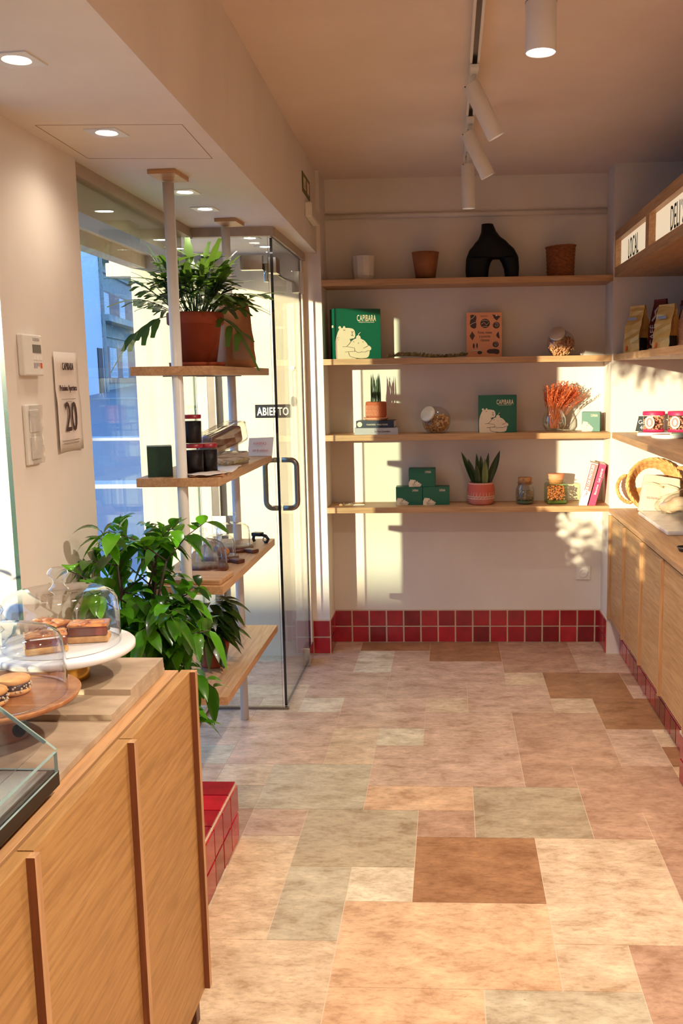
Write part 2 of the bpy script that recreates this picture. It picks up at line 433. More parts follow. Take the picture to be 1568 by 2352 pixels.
bm = bm_new(); box(bm, -1.2, 1.75, -3.6, 2.95, ZC, ZC+.15); struct('ceiling', bm, M['ceiling'])
bm = bm_new(); box(bm, XL-.1, XR+.1, YB, YB+.15, 0, ZC); struct('wall_back', bm, M['plaster'])
bm = bm_new(); box(bm, -.66, XL, YF, YB, 0, ZC); struct('wall_pier_left', bm, M['plaster'])
bm = bm_new(); box(bm, XR, 1.75, YF, YB, 0, ZC); struct('wall_pier_right', bm, M['plaster'])
bm = bm_new(); box(bm, 1.5, 1.75, -3.6, YF, 0, ZC); struct('wall_right', bm, M['plaster'])
bm = bm_new(); box(bm, -1.58, 1.75, -3.75, -3.6, 0, ZC); struct('wall_front', bm, M['plaster'])
bm = bm_new(); box(bm, -1.58, -1.0, -.26, .30, 0, ZS); struct('wall_left', bm, M['plaster'])
bm = bm_new(); box(bm, -1.58, -1.0, -3.6, -2.9, 0, ZS); struct('wall_left_rear', bm, M['plaster'])
bm = bm_new(); prism(bm, [(-1.58, -3.6), (xb(-3.6), -3.6), (xb(YF), YF), (-.66, YF), (-.66, 2.5), (-1.58, 2.5)], ZS, 3.4)
struct('trim_1', bm, M['plaster'], 'dropped soffit with beam face above the shopfront')
bm = bm_new(); box(bm, -1.585, -.66, 2.5, 2.9, -.15, 3.4)
box(bm, -1.72, -1.585, 2.5, 2.62, 2.11, 2.18); box(bm, -1.70, -1.585, 2.5, 2.62, 2.18, 2.2)
struct('wall_entrance', bm, M['exterior'])
bm = bm_new(); box(bm, -1.58, -1.5, -3.6, 2.5, 2.15, ZS); box(bm, -1.16, -1.05, .30, 1.60, 2.085, ZS)
struct('trim_2', bm, M['exterior'])
# access hatch in the soffit: a thin shadow gap around a panel
bm = bm_new()
hp = [(-.955, -.075), (-.575, -.045), (-.592, .342), (-.960, .300)]
for i in range(4):
    a = Vector((*hp[i], 0)); b2 = Vector((*hp[(i+1) % 4], 0)); d = (b2-a).normalized(); n = Vector((-d.y, d.x, 0))*.0009
    prism(bm, [tuple((a+n).xy), tuple((b2+n).xy), tuple((b2-n).xy), tuple((a-n).xy)], ZS-.0006, ZS+.0006)
struct('trim_3', bm, plain('shadow_gap', (150, 120, 96), .9))
# pipe under the ceiling of the alcove
bm = bm_new(); cyl(bm, (XL, YB-.012, 2.437), (XR+.0, YB-.012, 2.437), .0145, 16)
struct('trim_4', bm, M['plaster'])

# ------------------------------------------------------------------ red zellige baseboards
def tile_rows(bm, origin, u, n, length, rows=2, pitch=.1015, th=.006, tall=.0975, top=None):
    o, u, n = Vector(origin), Vector(u), Vector(n)
    k = 0; x = 0
    while x < length-.004:
        w = min(pitch, length-x)
        for r in range(rows):
            g = .0034
            a = o+u*(x+g)+Vector((0, 0, r*tall+g)); bq = o+u*(x+w-g)+Vector((0, 0, (r+1)*tall-g))
            jit = rnd.uniform(0, .0012)
            vs = [a, Vector((bq.x, bq.y, a.z)), bq, Vector((a.x, a.y, bq.z))]
            lo = [bm.verts.new(v) for v in vs]; hi = [bm.verts.new(v+n*(th+jit)+ (Vector(((vs[0]+vs[2])/2))-v)*.03) for v in vs]
            fs = [bm.faces.new(hi)]+[bm.faces.new((lo[i], lo[(i+1) % 4], hi[(i+1) % 4], hi[i])) for i in range(4)]
            s = rnd.choice([.6, .85, 1, 1, 1.15, 1.4]); hue = rnd.uniform(-.005, .02)
            paint(bm, fs, (.36*s+hue, .006*s+hue*.3, .018*s+hue*.3))
            for f in fs: f.material_index = 0
        x += w
def grout_box(bm, *a):
    fs = box(bm, *a, 1); paint(bm, fs, lin((214, 190, 164)))
bm = bm_new(); grout_box(bm, XL, XR, YB-.004, YB, 0, .198)
tile_rows(bm, (XL+.0, YB-.002, 0), (1, 0, 0), (0, -1, 0), XR-XL)
struct('baseboard_back', bm, [M['zellige'], M['grout']])
bm = bm_new(); grout_box(bm, -.66, XL+.004, YF-.004, YB, 0, .198)
tile_rows(bm, (-.66, YF-.002, 0), (1, 0, 0), (0, -1, 0), .1)
tile_rows(bm, (XL+.002, YB, 0), (0, -1, 0), (1, 0, 0), YB-YF)
tile_rows(bm, (-.66+.002, YF, 0), (0, 1, 0), (-1, 0, 0), .02)
struct('baseboard_left', bm, [M['zellige'], M['grout']])
bm = bm_new(); grout_box(bm, XR-.004, XR, YF, YB, 0, .198)
tile_rows(bm, (XR-.002, YB, 0), (0, -1, 0), (-1, 0, 0), YB-YF)
struct('baseboard_right', bm, [M['zellige'], M['grout']])
# tiled plinth under the right-hand cabinets and the tiled step in front of it
bm = bm_new(); grout_box(bm, 1.068, 1.5, .87, YF-.001, 0, .2)
tile_rows(bm, (1.070, YF, 0), (0, -1, 0), (-1, 0, 0), YF-.87)
struct('baseboard_cabinets', bm, [M['zellige'], M['grout']])
bm = bm_new(); grout_box(bm, .998, 1.5, -1.2, .87, 0, .19)
tile_rows(bm, (1.0, .87, 0), (0, -1, 0), (-1, 0, 0), 2.0, tall=.095)
tile_rows(bm, (1.5, .868, 0), (-1, 0, 0), (0, 1, 0), .5, tall=.095)
fs = box(bm, .992, 1.5, -1.2, .874, .19, .2, 1); paint(bm, fs, (.8, .76, .7))
struct('trim_5', bm, [M['zellige'], M['grout']], 'red tiled step with pale ledge at the right edge')
# tiled platform under the window beyond the left counter
bm = bm_new(); grout_box(bm, -1.0, -.608, -.48, .383, 0, .197)
tile_rows(bm, (-.61, -.48, 0), (0, 1, 0), (1, 0, 0), .862, pitch=.1078)
tile_rows(bm, (-.608, .381, 0), (-1, 0, 0), (0, 1, 0), .39)
for i in range(8):
    for k in range(2):
        y = -.48+i*.1078; x = -.608-k*.16; g = .0034
        fs = box(bm, x-.16+g, x-g, y+g, y+.1078-g, .195, .2035, 0); s = rnd.choice([.7, .9, 1.1, 1.4]); paint(bm, fs, (.36*s, .006*s, .018*s))
struct('trim_6', bm, [M['zellige'], M['grout']], 'red tiled platform beside the left counter')

# ------------------------------------------------------------------ shopfront glazing
fr_mat = plain('head_profile', (176, 156, 134), .5)
def pane(name, x0, x1, y0, y1, z0, z1, edge=None):
    bm = bm_new(); fs = box(bm, x0, x1, y0, y1, z0, z1)
    thin = 0 if abs(x1-x0) < abs(y1-y0) else 1
    for f in fs:
        n = f.normal; f.normal_update()
        f.material_index = 0 if abs(f.normal[thin]) > .5 else 1
    o = obj(name, bm, [M['pane'], edge or M['glass_edge']]); o['kind'] = 'structure'
    return o
w1 = pane('window_1', -1.036, -1.026, .30, 1.634, .012, 2.18)
bm = bm_new(); box(bm, -1.05, -1.012, .30, 1.66, 2.175, ZS); obj('window_frame', bm, fr_mat, w1)
bm = bm_new(); box(bm, -1.04, -1.022, .30, 1.64, 0, .014); obj('sill_channel', bm, M['steel'], w1)
w2 = pane('window_2', -1.024, -.676, 1.636, 1.646, .012, 2.18)
bm = bm_new(); box(bm, -1.03, -.648, 1.624, 1.66, 2.175, ZS); obj('window_frame', bm, fr_mat, w2)
bm = bm_new(); box(bm, -1.03, -.648, 1.632, 1.65, 0, .012); obj('sill_channel', bm, M['steel'], w2)
w3 = pane('window_3', -1.006, -.994, -2.9, -.262, .0, 2.2)
bm = bm_new(); box(bm, -1.02, -.985, -2.9, -.26, 2.18, ZS); obj('window_frame', bm, fr_mat, w3)
bm = bm_new(); fs = box(bm, -.67, -.658, 1.655, 2.44, .012, 2.17)
for f in fs:
    f.normal_update(); f.material_index = 0 if abs(f.normal[0]) > .5 else 1
d1 = obj('door_1', bm, [M['pane'], M['glass_edge_dark']]); d1['kind'] = 'structure'
bm = bm_new(); box(bm, -.682, -.646, 1.66, YF, 2.175, ZS); obj('door_frame', bm, fr_mat, d1)
bm = bm_new()                   # bent-bar pull on both faces of the door
for s, x in ((-1, -.670), (1, -.658)):
    q = []
    for a in arc(0, 0, .03, 0, 90, 5): q.append(a)
    pr = [(0, 1.178)]+[(.038+.03*math.sin(R(k*18)), 1.148+.03*math.cos(R(k*18))) for k in range(6)]+[(.068, .985)]+[(.038+.03*math.cos(R(k*18)), .982-.03*math.sin(R(k*18))) for k in range(1, 6)]+[(0, .952)]
    tube(bm, [(x+s*u, 1.72, v) for u, v in pr], .0125, 14)
obj('handle', bm, M['steel'], d1, label='bent steel pull handle')
bm = bm_new(); box(bm, -.684, -.644, 2.30, 2.44, 0, .1, 0, .003); obj('floor_hinge', bm, M['chrome'], d1)
bm = bm_new(); box(bm, -.684, -.644, 2.31, 2.44, 1.99, 2.10, 0, .003); obj('top_hinge', bm, M['chrome'], d1)
bm = bm_new(); box(bm, -.684, -.644, 1.66, 1.75, 2.02, 2.09, 0, .003); box(bm, -.80, -.70, 1.625, 1.66, 2.03, 2.095, 0, .003)
tube(bm, [(-.69, 1.66, 2.06), (-.69, 1.66, 1.98)], .012); obj('corner_patch', bm, M['chrome'], d1)
bm = bm_new(); tube(bm, [(-.672, 1.74, 2.035), (-.69, 2.1, 2.04), (-.672, 2.33, 2.045)], .006); obj('closer_arm', bm, M['steel'], d1)
# dark post outside the glazing
t_ = thing('shutter_rail', 'dark vertical shutter rail standing against the sunlit entrance wall', 'rail', (-1.165, 2.475, 0))
bm = bm_new(); box(bm, -.02, .02, -.02, .025, 0, 2.2); obj('rail', bm, M['dark_steel'], t_)
bm = bm_new(); box(bm, -.026, -.02, -.022, .025, 0, 2.2); box(bm, .02, .026, -.022, .025, 0, 2.2); obj('track_lip', bm, M['steel'], t_)
bm = bm_new(); box(bm, -.02, .055, -.03, -.024, .71, .81); obj('hanging_tag', bm, M['grey_cover'], t_)
# open sign on the entrance wall
t_ = thing('open_sign', 'navy sign reading ABIERTO in white capitals on the entrance wall', 'sign', (-.838, 2.5, 1.378))
bm = bm_new(); box(bm, -.098, .098, -.006, 0, -.036, .036, 0, .001); obj('sign_plate', bm, plain('sign_navy', (12, 13, 22), .6, spec=.2), t_)
text('lettering', 'ABIERTO', .060, M['white_paper'], t_, (0, -.0065, -.0215), sx=.68, bold=.0012, spacing=1.08)
# black pendant on a hook stuck to the wall behind the door
t_ = thing('hanging_ornament', 'black oval ornament hanging by a thread from a suction hook', 'ornament', (-.725, 2.5, 1.43))
bm = bm_new(); ball(bm, (0, -.012, 0), .018, sc=(.75, .3, 1.6)); obj('pendant', bm, M['black_matt'], t_)
bm = bm_new(); tube(bm, [(0, -.008, .028), (0, -.008, .165)], .0008, 6); obj('thread', bm, M['steel'], t_)
bm = bm_new(); cyl(bm, (0, 0, .18), (0, -.01, .18), .012); tube(bm, [(0, -.01, .18), (0, -.016, .165), (0, -.008, .16)], .002, 8); obj('hook', bm, M['white_plastic'], t_)

# ------------------------------------------------------------------ lamps
def downlight(x, y, label, outside=False):
    t_ = thing('recessed_downlight', label, 'ceiling light', (x, y, ZS), R(-6), 'square recessed downlights in the soffit')
    bm = bm_new(); s, r = .045, .03
    ring = [(s, s), (-s, s), (-s, -s), (s, -s)]
    n = 32; inner = [bm.verts.new((r*math.cos(2*PI*k/n), r*math.sin(2*PI*k/n), -.003)) for k in range(n)]
    def sq(a):
        c, q = math.cos(a), math.sin(a); k = s/max(abs(c), abs(q)); return (c*k, q*k)
    outer = [bm.verts.new((*sq(2*PI*k/n), -.003)) for k in range(n)]
    top = [bm.verts.new((*sq(2*PI*k/n), 0)) for k in range(n)]
    deep = [bm.verts.new((r*.9*math.cos(2*PI*k/n), r*.9*math.sin(2*PI*k/n), -.0005)) for k in range(n)]
    for k in range(n):
        j = (k+1) % n
        bm.faces.new((inner[k], inner[j], outer[j], outer[k])); bm.faces.new((outer[k], outer[j], top[j], top[k])); bm.faces.new((inner[j], inner[k], deep[k], deep[j]))
    obj('trim_plate', bm, M['white_metal'], t_)
    bm = bm_new(); bmesh.ops.create_circle(bm, cap_ends=True, radius=.026, segments=32); bmesh.ops.translate(bm, vec=(0, 0, -.0012), verts=bm.verts)
    obj('lens', bm, M['lens'], t_)
    light('downlight_lamp', 'SPOT', (0, 0, -.012), P_DOWN*4, t_, size=.03, spot=R(150), blend=1.0)
downlight(-.772, -.575, 'square recessed downlight cut by the left edge of the photo')
downlight(-.797, .012, 'square recessed downlight inside the ceiling access panel')
downlight(-.815, .832, 'square recessed downlight just behind the front ceiling pole')
downlight(-.83, 1.17, 'square recessed downlight just in front of the rear ceiling pole')
downlight(-.818, 1.946, 'nearer downlight seen through the entrance glass')
downlight(-.804, 2.25, 'farther downlight seen through the entrance glass')

track = thing('lighting_track', 'white ceiling track carrying the small spotlights', 'track', (.216, 0, ZC))
bm = bm_new(); box(bm, -.017, .017, -2.6, 2.25, -.004, 0); box(bm, -.017, -.0085, -2.6, 2.25, -.032, -.004); box(bm, .0085, .017, -2.6, 2.25, -.032, -.004)
obj('rail', bm, M['white_metal'], track)
bm = bm_new(); box(bm, -.0085, .0085, -2.6, 2.25, -.018, -.004); obj('slot', bm, M['steel'], track)
bm = bm_new(); box(bm, -.018, .018, 2.25, 2.262, -.034, 0); obj('end_cap', bm, M['white_metal'], track)
def track_spot(y, aim, label, lit, hang=.07):
    t_ = thing('track_spotlight', label, 'spotlight', (.216, y, ZC-.034), 0, 'spotlights on the ceiling track')
    bm = bm_new(); box(bm, -.0155, .0155, -.075, .075, -.014, -.0005, 0, .002); obj('adapter', bm, M['white_metal'], t_)
    top = Vector((0, 0, -hang)); d = Vector(aim).normalized()
    bm = bm_new(); cyl(bm, (0, 0, -.012), (0, 0, -hang-.012), .0075, 12); obj('stem', bm, M['white_metal'], t_)
    a = top - d*.03; b = top + d*.17
    bm = bm_new()
    lathe(bm, [(0, .0), (.0285, 0), (.031, .003), (.031, .197), (.031, .2), (.027, .2), (.026, .17), (0, .168)], 36)
    q = d.to_track_quat('Z', 'Y').to_matrix().to_4x4()
    bmesh.ops.transform(bm, matrix=Matrix.Translation(a) @ q, verts=bm.verts)
    obj('barrel', bm, M['white_metal'], t_)
    bm = bm_new(); ball(bm, a+d*.004+d.orthogonal().normalized()*.031, .003, 0, 1); obj('screw', bm, M['dark_steel'], t_)
    if lit:
        bm = bm_new(); bmesh.ops.create_circle(bm, cap_ends=True, radius=.0255, segments=24)
        bmesh.ops.transform(bm, matrix=Matrix.Translation(a+d*.172) @ q, verts=bm.verts); obj('lens', bm, M['lens'], t_)
        light('spot_lamp', 'SPOT', b+d*.005, P_SPOT*lit, t_, d, size=.02, spot=R(80), blend=.7)
track_spot(.87, (.46, .10, -.88), 'nearest of the three track spotlights, tilted to the right', 1.2)
track_spot(1.52, (.44, .12, -.88), 'middle track spotlight, tilted like the nearest one', 1.2)
track_spot(2.0, (0.02, .06, -1), 'farthest track spotlight, hanging straight down', 1.0, .10)
def cylinder_light(x, y, label, power):
    t_ = thing('cylinder_light', label, 'ceiling light', (x, y, ZC), 0, 'white cylinder ceiling lights')
    bm = bm_new(); lathe(bm, [(0, 0), (.041, 0), (.041, -.1255), (.0405, -.127), (.041, -.1285), (.041, -.25), (.0385, -.2515), (.038, -.245)], 48); obj('housing', bm, M['white_metal'], t_)
    bm = bm_new(); tube(bm, [(.041*math.cos(2*PI*k/40), .041*math.sin(2*PI*k/40), -.127) for k in range(40)], .0008, 6, closed=True); obj('seam', bm, M['dark_steel'], t_)
    bm = bm_new(); box(bm, -.0055, .0055, -.0425, -.039, -.114, -.085, 0, .0015); obj('clip', bm, M['dark_steel'], t_)
    bm = bm_new(); bmesh.ops.create_circle(bm, cap_ends=True, radius=.039, segments=40); bmesh.ops.translate(bm, vec=(0, 0, -.249), verts=bm.verts); obj('lens', bm, M['lens_big'], t_)
    light('cylinder_lamp', 'SPOT', (0, 0, -.258), power*4, t_, size=.038, spot=R(140), blend=.9)
cylinder_light(.368, .03, 'large bright white cylinder light cut by the top edge', P_CYL)
for yy in (-1.3, -2.6): cylinder_light(.45, yy, 'unseen cylinder light added behind the viewer to brighten the room' if yy > -2 else 'unseen cylinder light added farther behind the viewer to brighten the room', P_CYL)  # unseen lamps added behind the viewer to lift the room's brightness

# ------------------------------------------------------------------ things on the left wall and the beam
t_ = thing('thermostat', 'white wall thermostat with small grey screen above the light switch', 'thermostat', (-1.0, -.118, 1.621))
bm = bm_new(); box(bm, 0, .018, -.058, .058, -.054, .054, 0, .004); obj('body', bm, M['white_plastic'], t_)
bm = bm_new(); box(bm, .018, .0188, -.006, .045, .006, .028); obj('screen', bm, plain('lcd', (120, 116, 104), .3), t_)
bm = bm_new()
for i in range(3): box(bm, .018, .019, -.004+i*.018, .010+i*.018, -.012, -.002)
obj('buttons', bm, M['white_paper'], t_)
bm = bm_new(); box(bm, .018, .0188, -.004, .016, -.034, -.02); box(bm, .018, .0188, .018, .034, -.029, -.02); obj('grey_keys', bm, M['grey_cover'], t_)
bm = bm_new(); box(bm, .018, .0188, .037, .047, -.034, -.02); obj('red_key', bm, M['orange'], t_)
bm = bm_new()
for i in range(3): box(bm, .018, .0186, -.002, .038, .038+i*.003, .0392+i*.003)
obj('vent', bm, M['grey_cover'], t_)
t_ = thing('light_switch', 'double white light switch still wrapped in clear film on left wall', 'switch', (-1.0, -.131, 1.411))
bm = bm_new(); box(bm, 0, .01, -.042, .042, -.08, .08, 0, .003); obj('frame', bm, M['white_plastic'], t_)
for z in (-.036, .036):
    bm = bm_new(); box(bm, .01, .0145, -.026, .026, z-.03, z+.03, 0, .002); obj('rocker', bm, M['white_paper'], t_)
bm = bm_new(); n = 12
g = [[bm.verts.new((.017+rnd.uniform(-.002, .0035), -.041+.082*i/6, -.078+.156*j/n)) for j in range(n+1)] for i in range(7)]
for i in range(6):
    for j in range(n):
        f = bm.faces.new((g[i][j], g[i+1][j], g[i+1][j+1], g[i][j+1])); f.smooth = True
obj('film', bm, M['film'], t_)
t_ = thing('wall_notice', 'white paper notice with a large 20 taped to the left wall', 'notice', (-1.0, .12, 1.492))
bm = bm_new(); g = []
for i in range(9):
    y = -.085+.17*i/8; col = []
    for j in range(9):
        z = -.143+.286*j/8; x = .003+.006*abs((i-4)/4)**2*(.4+.6*(j < 5)); col.append(bm.verts.new((x, y, z)))
    g.append(col)
for i in range(8):
    for j in range(8): bm.faces.new((g[i][j], g[i+1][j], g[i+1][j+1], g[i][j+1])).smooth = True
o = obj('sheet', bm, M['paper'], t_); md = o.modifiers.new('s', 'SOLIDIFY'); md.thickness = .0004
text('shop_lettering', 'CAPIBARA', .030, M['ink'], t_, (.0085, .005, .092), RIGHT, sx=.5, spacing=1.2)
text('heading', 'Próxima Apertura', .024, M['ink'], t_, (.0085, .0, .032), RIGHT, sx=.70)
text('figure', '20', .122, M['ink'], t_, (.009, .008, -.085), RIGHT, sx=.74)
for z, w in ((.008, .05), (.0, .02), (-.112, .06), (-.12, .055)):
    bm = bm_new(); box(bm, .008, .0086, -w, w, z-.0006, z+.0006); obj('printed_rule', bm, M['line_print'], t_)

beam_rot = math.atan(.0203)
t_ = thing('exit_sign', 'green emergency exit sign high on the beam face', 'sign', (xb(2.15), 2.15, 2.483), beam_rot)
bm = bm_new(); box(bm, 0, .004, -.135, .135, -.046, .046); obj('plate', bm, plain('exit_green', (92, 92, 40), .5), t_)
bm = bm_new(); box(bm, .004, .0048, -.10, -.02, -.026, .026); obj('pictogram_panel', bm, M['cream_print'], t_)
bm = bm_new(); box(bm, .004, .0048, .03, .10, -.028, .028); obj('arrow_panel', bm, M['cream_print'], t_)
bm = bm_new(); prism(bm, [(-.08, -.02), (-.066, .0), (-.058, .02), (-.045, .012), (-.05, -.004), (-.036, -.022), (-.048, -.022), (-.06, -.006), (-.07, -.022)], 0, .0004)
bmesh.ops.transform(bm, matrix=Matrix.Translation((.0049, 0, 0)) @ RIGHT, verts=bm.verts); obj('running_man', bm, plain('exit_figure', (92, 92, 40), .5), t_)
t_ = thing('emergency_light', 'white emergency light box under the exit sign', 'lamp', (xb(2.24), 2.24, 2.365), beam_rot)
bm = bm_new(); box(bm, 0, .035, -.15, .15, -.035, .035, 0, .006); obj('housing', bm, M['white_plastic'], t_)
bm = bm_new(); box(bm, .035, .039, -.13, .13, -.028, .028, 0, .003); obj('diffuser', bm, plain('opal_diffuser', (210, 196, 184), .3), t_)

t_ = thing('wall_socket', 'white wall socket low on the back wall beneath the shelves', 'socket', (.889, YB, .414))
bm = bm_new(); box(bm, -.042, .042, -.009, 0, -.04, .04, 0, .003); obj('frame', bm, M['white_plastic'], t_)
bm = bm_new(); lathe(bm, [(.024, 0), (.024, .004), (.0205, .004), (.0195, -.004), (0, -.004)], 28)
bmesh.ops.transform(bm, matrix=Matrix.Translation((0, -.009, 0)) @ FRONT, verts=bm.verts); obj('socket_well', bm, M['white_paper'], t_)
bm = bm_new()
for x in (-.0095, .0095): cyl(bm, (x, -.0045, 0), (x, -.0058, 0), .0025, 10)
obj('pin_holes', bm, M['black'], t_)

# ------------------------------------------------------------------ emblem and boxes
def emblem_bms():
    """cream silhouette of an animal holding a pie, and its thin lines, in unit face coordinates (x right, y up)"""
    def u(px, py): return ((px-225)/955, (1180-py)/945)
    body = [(240, 1178), (230, 1000), (233, 860), (253, 770), (288, 680), (328, 606), (400, 597), (520, 597), (600, 612), (635, 650), (648, 720), (640, 765), (615, 795), (560, 805), (530, 800), (545, 850), (560, 838), (600, 812), (655, 795),
            (755, 795), (830, 830), (880, 880), (905, 922), (940, 935), (968, 960), (974, 990), (960, 1012), (940, 1022), (935, 1080), (915, 1135), (870, 1160), (760, 1167), (670, 1160), (640, 1178)]
    a = bm_new(); prism(a, [u(*p) for p in body][::-1], 0, .001)
    for cx, cy, r in ((330, 592, 28), (420, 587, 24), (708, 780, 48)):
        c = u(cx, cy); prism(a, [(c[0]+r/955*math.cos(2*PI*k/16), c[1]+r/945*math.sin(2*PI*k/16)) for k in range(16)], 0, .0012)
    tube(a, [(*u(710, 740), .001), (*u(725, 700), .001), (*u(765, 678), .001)], .007, 6)
    l = bm_new()
    L = [[(455, 948), (510, 900), (560, 838), (610, 806)], [(380, 948), (470, 945), (620, 972), (630, 1035)], [(425, 1048), (500, 1040), (630, 1035)], [(498, 1050), (508, 1100), (530, 1130), (600, 1152), (680, 1168)],
         [(640, 1030), (680, 1055), (740, 1058), (770, 1040), (800, 1048), (850, 1048), (880, 1028), (930, 1020)], [(810, 975), (860, 955), (905, 932)], [(400, 632), (420, 645), (438, 632)],
         [(560, 660), (582, 680), (605, 660)], [(582, 680), (582, 735)], [(555, 728), (582, 745), (605, 735)], [(560, 800), (610, 795)], [(600, 850), (618, 862)], [(705, 870), (708, 892)], [(790, 850), (806, 862)],
         [(270, 780), (278, 790)], [(300, 770), (306, 780)], [(290, 810), (298, 822)]]
    for p in L: tube(l, [(*u(*q), .0012) for q in p], .0042, 5)
    return a, l
def box_print(parent, w, h, x0, z0, y, es=1.0, lx=.69, lz=.755, ls=.5, tagline=True):
    """emblem in the lower left of a w x h front face whose lower-left corner is (x0, y, z0); lettering upper right"""
    a, l = emblem_bms()
    for f in l.faces: f.material_index = 1
    me = bpy.data.meshes.new('q'); l.to_mesh(me); l.free(); a.from_mesh(me); bpy.data.meshes.remove(me)
    bmesh.ops.transform(a, matrix=Matrix.Translation((x0, y-.0004, z0)) @ FRONT @ Matrix.Diagonal((w*es, h*es, .5, 1)), verts=a.verts)
    obj('printed_emblem', a, [M['cream_print'], M['line_print']], parent, recalc=False)
    text('lettering', 'CAPIBARA', h*.175, M['cream_print'], parent, (x0+lx*w, y-.0006, z0+lz*h), sx=ls*w/h, bold=h*.002, spacing=1.14)
    if tagline:
        text('tagline', 'making pastry & sharing moments', h*.032, M['cream_print'], parent, (x0+lx*w, y-.0006, z0+(lz-.03)*h), sx=.78*w/h)
def carton(name, label, loc, w, d, h, rz=0, group='green printed cartons', mat=None, **kw):
    t_ = thing(name, label, 'box', loc, rz, group)
    bm = bm_new(); box(bm, -w/2, w/2, -d/2, d/2, 0, h, 0, .0012); obj('carton', bm, mat or M['green_box'], t_)
    bm = bm_new(); box(bm, w/2-.0005, w/2+.0005, -d/2+.004, d/2-.004, h*.02, h*.98); box(bm, -w/2+.002, w/2-.002, -d/2+.003, -d/2+.0045, h-.0002, h+.0004); obj('flap', bm, M['green_dark'], t_)
    box_print(t_, w, h, -w/2, 0, -d/2, **kw)
    return t_

# ------------------------------------------------------------------ alcove shelves
ZT = [2.074, 1.654, 1.240, .838]
nm = ['topmost oak shelf across the back alcove, just below the pipe', 'second oak shelf from the top of the back alcove', 'third oak shelf from the top of the back alcove', 'lowest oak shelf of the back alcove']
for z, l in zip(ZT, nm):
    bm = bm_new(); box(bm, XL, XR, YF-.003, YB, z-.032, z, 0, .001)
    o = obj('wall_shelf', bm, M['oak_x']); tag(o, l, 'shelf', 'oak shelves in the back alcove')

# top shelf
z = ZT[0]
t_ = thing('flower_pot', 'cream faceted ceramic pot with saucer at left end of top shelf', 'pot', (-.339, 2.66, z))
bm = bm_new(); lathe(bm, [(0, .012), (.055, .012), (.061, .03), (.067, .132), (.06, .132), (.055, .03), (0, .022)], facets=12); obj('pot', bm, M['cream_ceramic'], t_)
bm = bm_new(); lathe(bm, [(0, 0), (.06, 0), (.067, .012), (.062, .012), (.056, .004), (0, .004)], 32); obj('saucer', bm, M['cream_ceramic'], t_)
t_ = thing('flower_pot', 'plain brown clay pot on a black saucer on the top shelf', 'pot', (-.004, 2.66, z))
bm = bm_new(); lathe(bm, [(0, .008), (.053, .008), (.0745, .148), (.069, .148), (.05, .02), (0, .02)], 40); obj('pot', bm, M['clay'], t_)
bm = bm_new(); lathe(bm, [(0, 0), (.058, 0), (.065, .009), (.06, .009), (.054, .004), (0, .004)], 36); obj('saucer', bm, M['black_matt'], t_)
# arched vase: rings swept round the arch outline
def arch_vase():
    bm = bm_new()
    Lp, Rp = [], []
    S = .289/592.0
    def P(px, py): return ((px-440)*S, (715-py)*S)
    left = [(150, 715), (142, 620), (148, 500), (180, 410), (240, 335), (292, 275), (318, 200), (322, 122)]
    right = [(730, 715), (738, 600), (730, 480), (690, 400), (610, 320), (520, 250), (478, 190), (450, 122)]
    il = [(392, 715), (402, 610), (420, 540), (450, 497), (485, 486)]
    ir = [(582, 715), (570, 610), (545, 545), (520, 505), (485, 486)]
    cross = []
    def ringpair(x0, x1, zz, dy):
        cx, rx = (x0+x1)/2, abs(x1-x0)/2
        return [bm.verts.new((cx+rx*math.cos(2*PI*k/28), dy*math.sin(2*PI*k/28), zz)) for k in range(28)]
    def interp(pl, zz):
        q = sorted((P(*p)[1], P(*p)[0]) for p in pl)
        if zz <= q[0][0]: return q[0][1]
        for (a, xa), (b, xb_) in zip(q, q[1:]):
            if zz <= b:
                f = (zz-a)/(b-a) if b > a else 0
                f = f*f*(3-2*f)*.35+f*.65
                return xa+(xb_-xa)*f
        return q[-1][1]
    top_in = P(485, 486)[1]
    def skin(rings, cap0, cap1):
        for a, b in zip(rings, rings[1:]):
            for k in range(28):
                f = bm.faces.new((a[k], a[(k+1) % 28], b[(k+1) % 28], b[k])); f.smooth = True
        if cap0: bm.faces.new(rings[0][::-1])
        if cap1: bm.faces.new(rings[-1])
    zs = [top_in*i/12 for i in range(13)]
    skin([ringpair(interp(left, q), interp(il, q), q, .058) for q in zs], 1, 1)
    skin([ringpair(interp(ir, q), interp(right, q), q, .058) for q in zs], 1, 1)
    zt = P(0, 122)[1]; zz = [top_in*.985+(zt-top_in*.985)*i/18 for i in range(19)]
    rs = []
    for q in zz:
        f = (q-top_in)/(zt-top_in); x0, x1 = interp(left, q), interp(right, q)
        rs.append(ringpair(x0, x1, q, min(.058, max(.028, abs(x1-x0)*.5)*(1 if f > .6 else 1))))
    skin(rs, 1, 0)
    x0, x1 = interp(left, zt), interp(right, zt); cx = (x0+x1)/2; rx = (x1-x0)/2*.8
    inn = [bm.verts.new((cx+rx*math.cos(2*PI*k/28), .022*math.sin(2*PI*k/28), zt)) for k in range(28)]
    dee = [bm.verts.new((cx+rx*math.cos(2*PI*k/28), .022*math.sin(2*PI*k/28), zt-.05)) for k in range(28)]
    skin([rs[-1], inn, dee], 0, 1)
    return bm
o = obj('arched_vase', arch_vase(), M['black_matt'], loc=(.359, 2.66, z), recalc=True); tag(o, 'large black vase shaped like an arch on the top shelf', 'vase')
bm = bm_new()
for k in range(22):
    zz = .004+k*.0072; rr = .070+.006*(k/21)**2+.0012*math.sin(k*2.1)
    tube(bm, [(rr*math.cos(2*PI*i/48)*(1+.012*math.sin(i*PI+k*PI)), rr*math.sin(2*PI*i/48)*(1+.012*math.sin(i*PI+k*PI)), zz+.0035*math.cos(2*PI*i/48)*k/21) for i in range(48)], .0046, 6, closed=True)
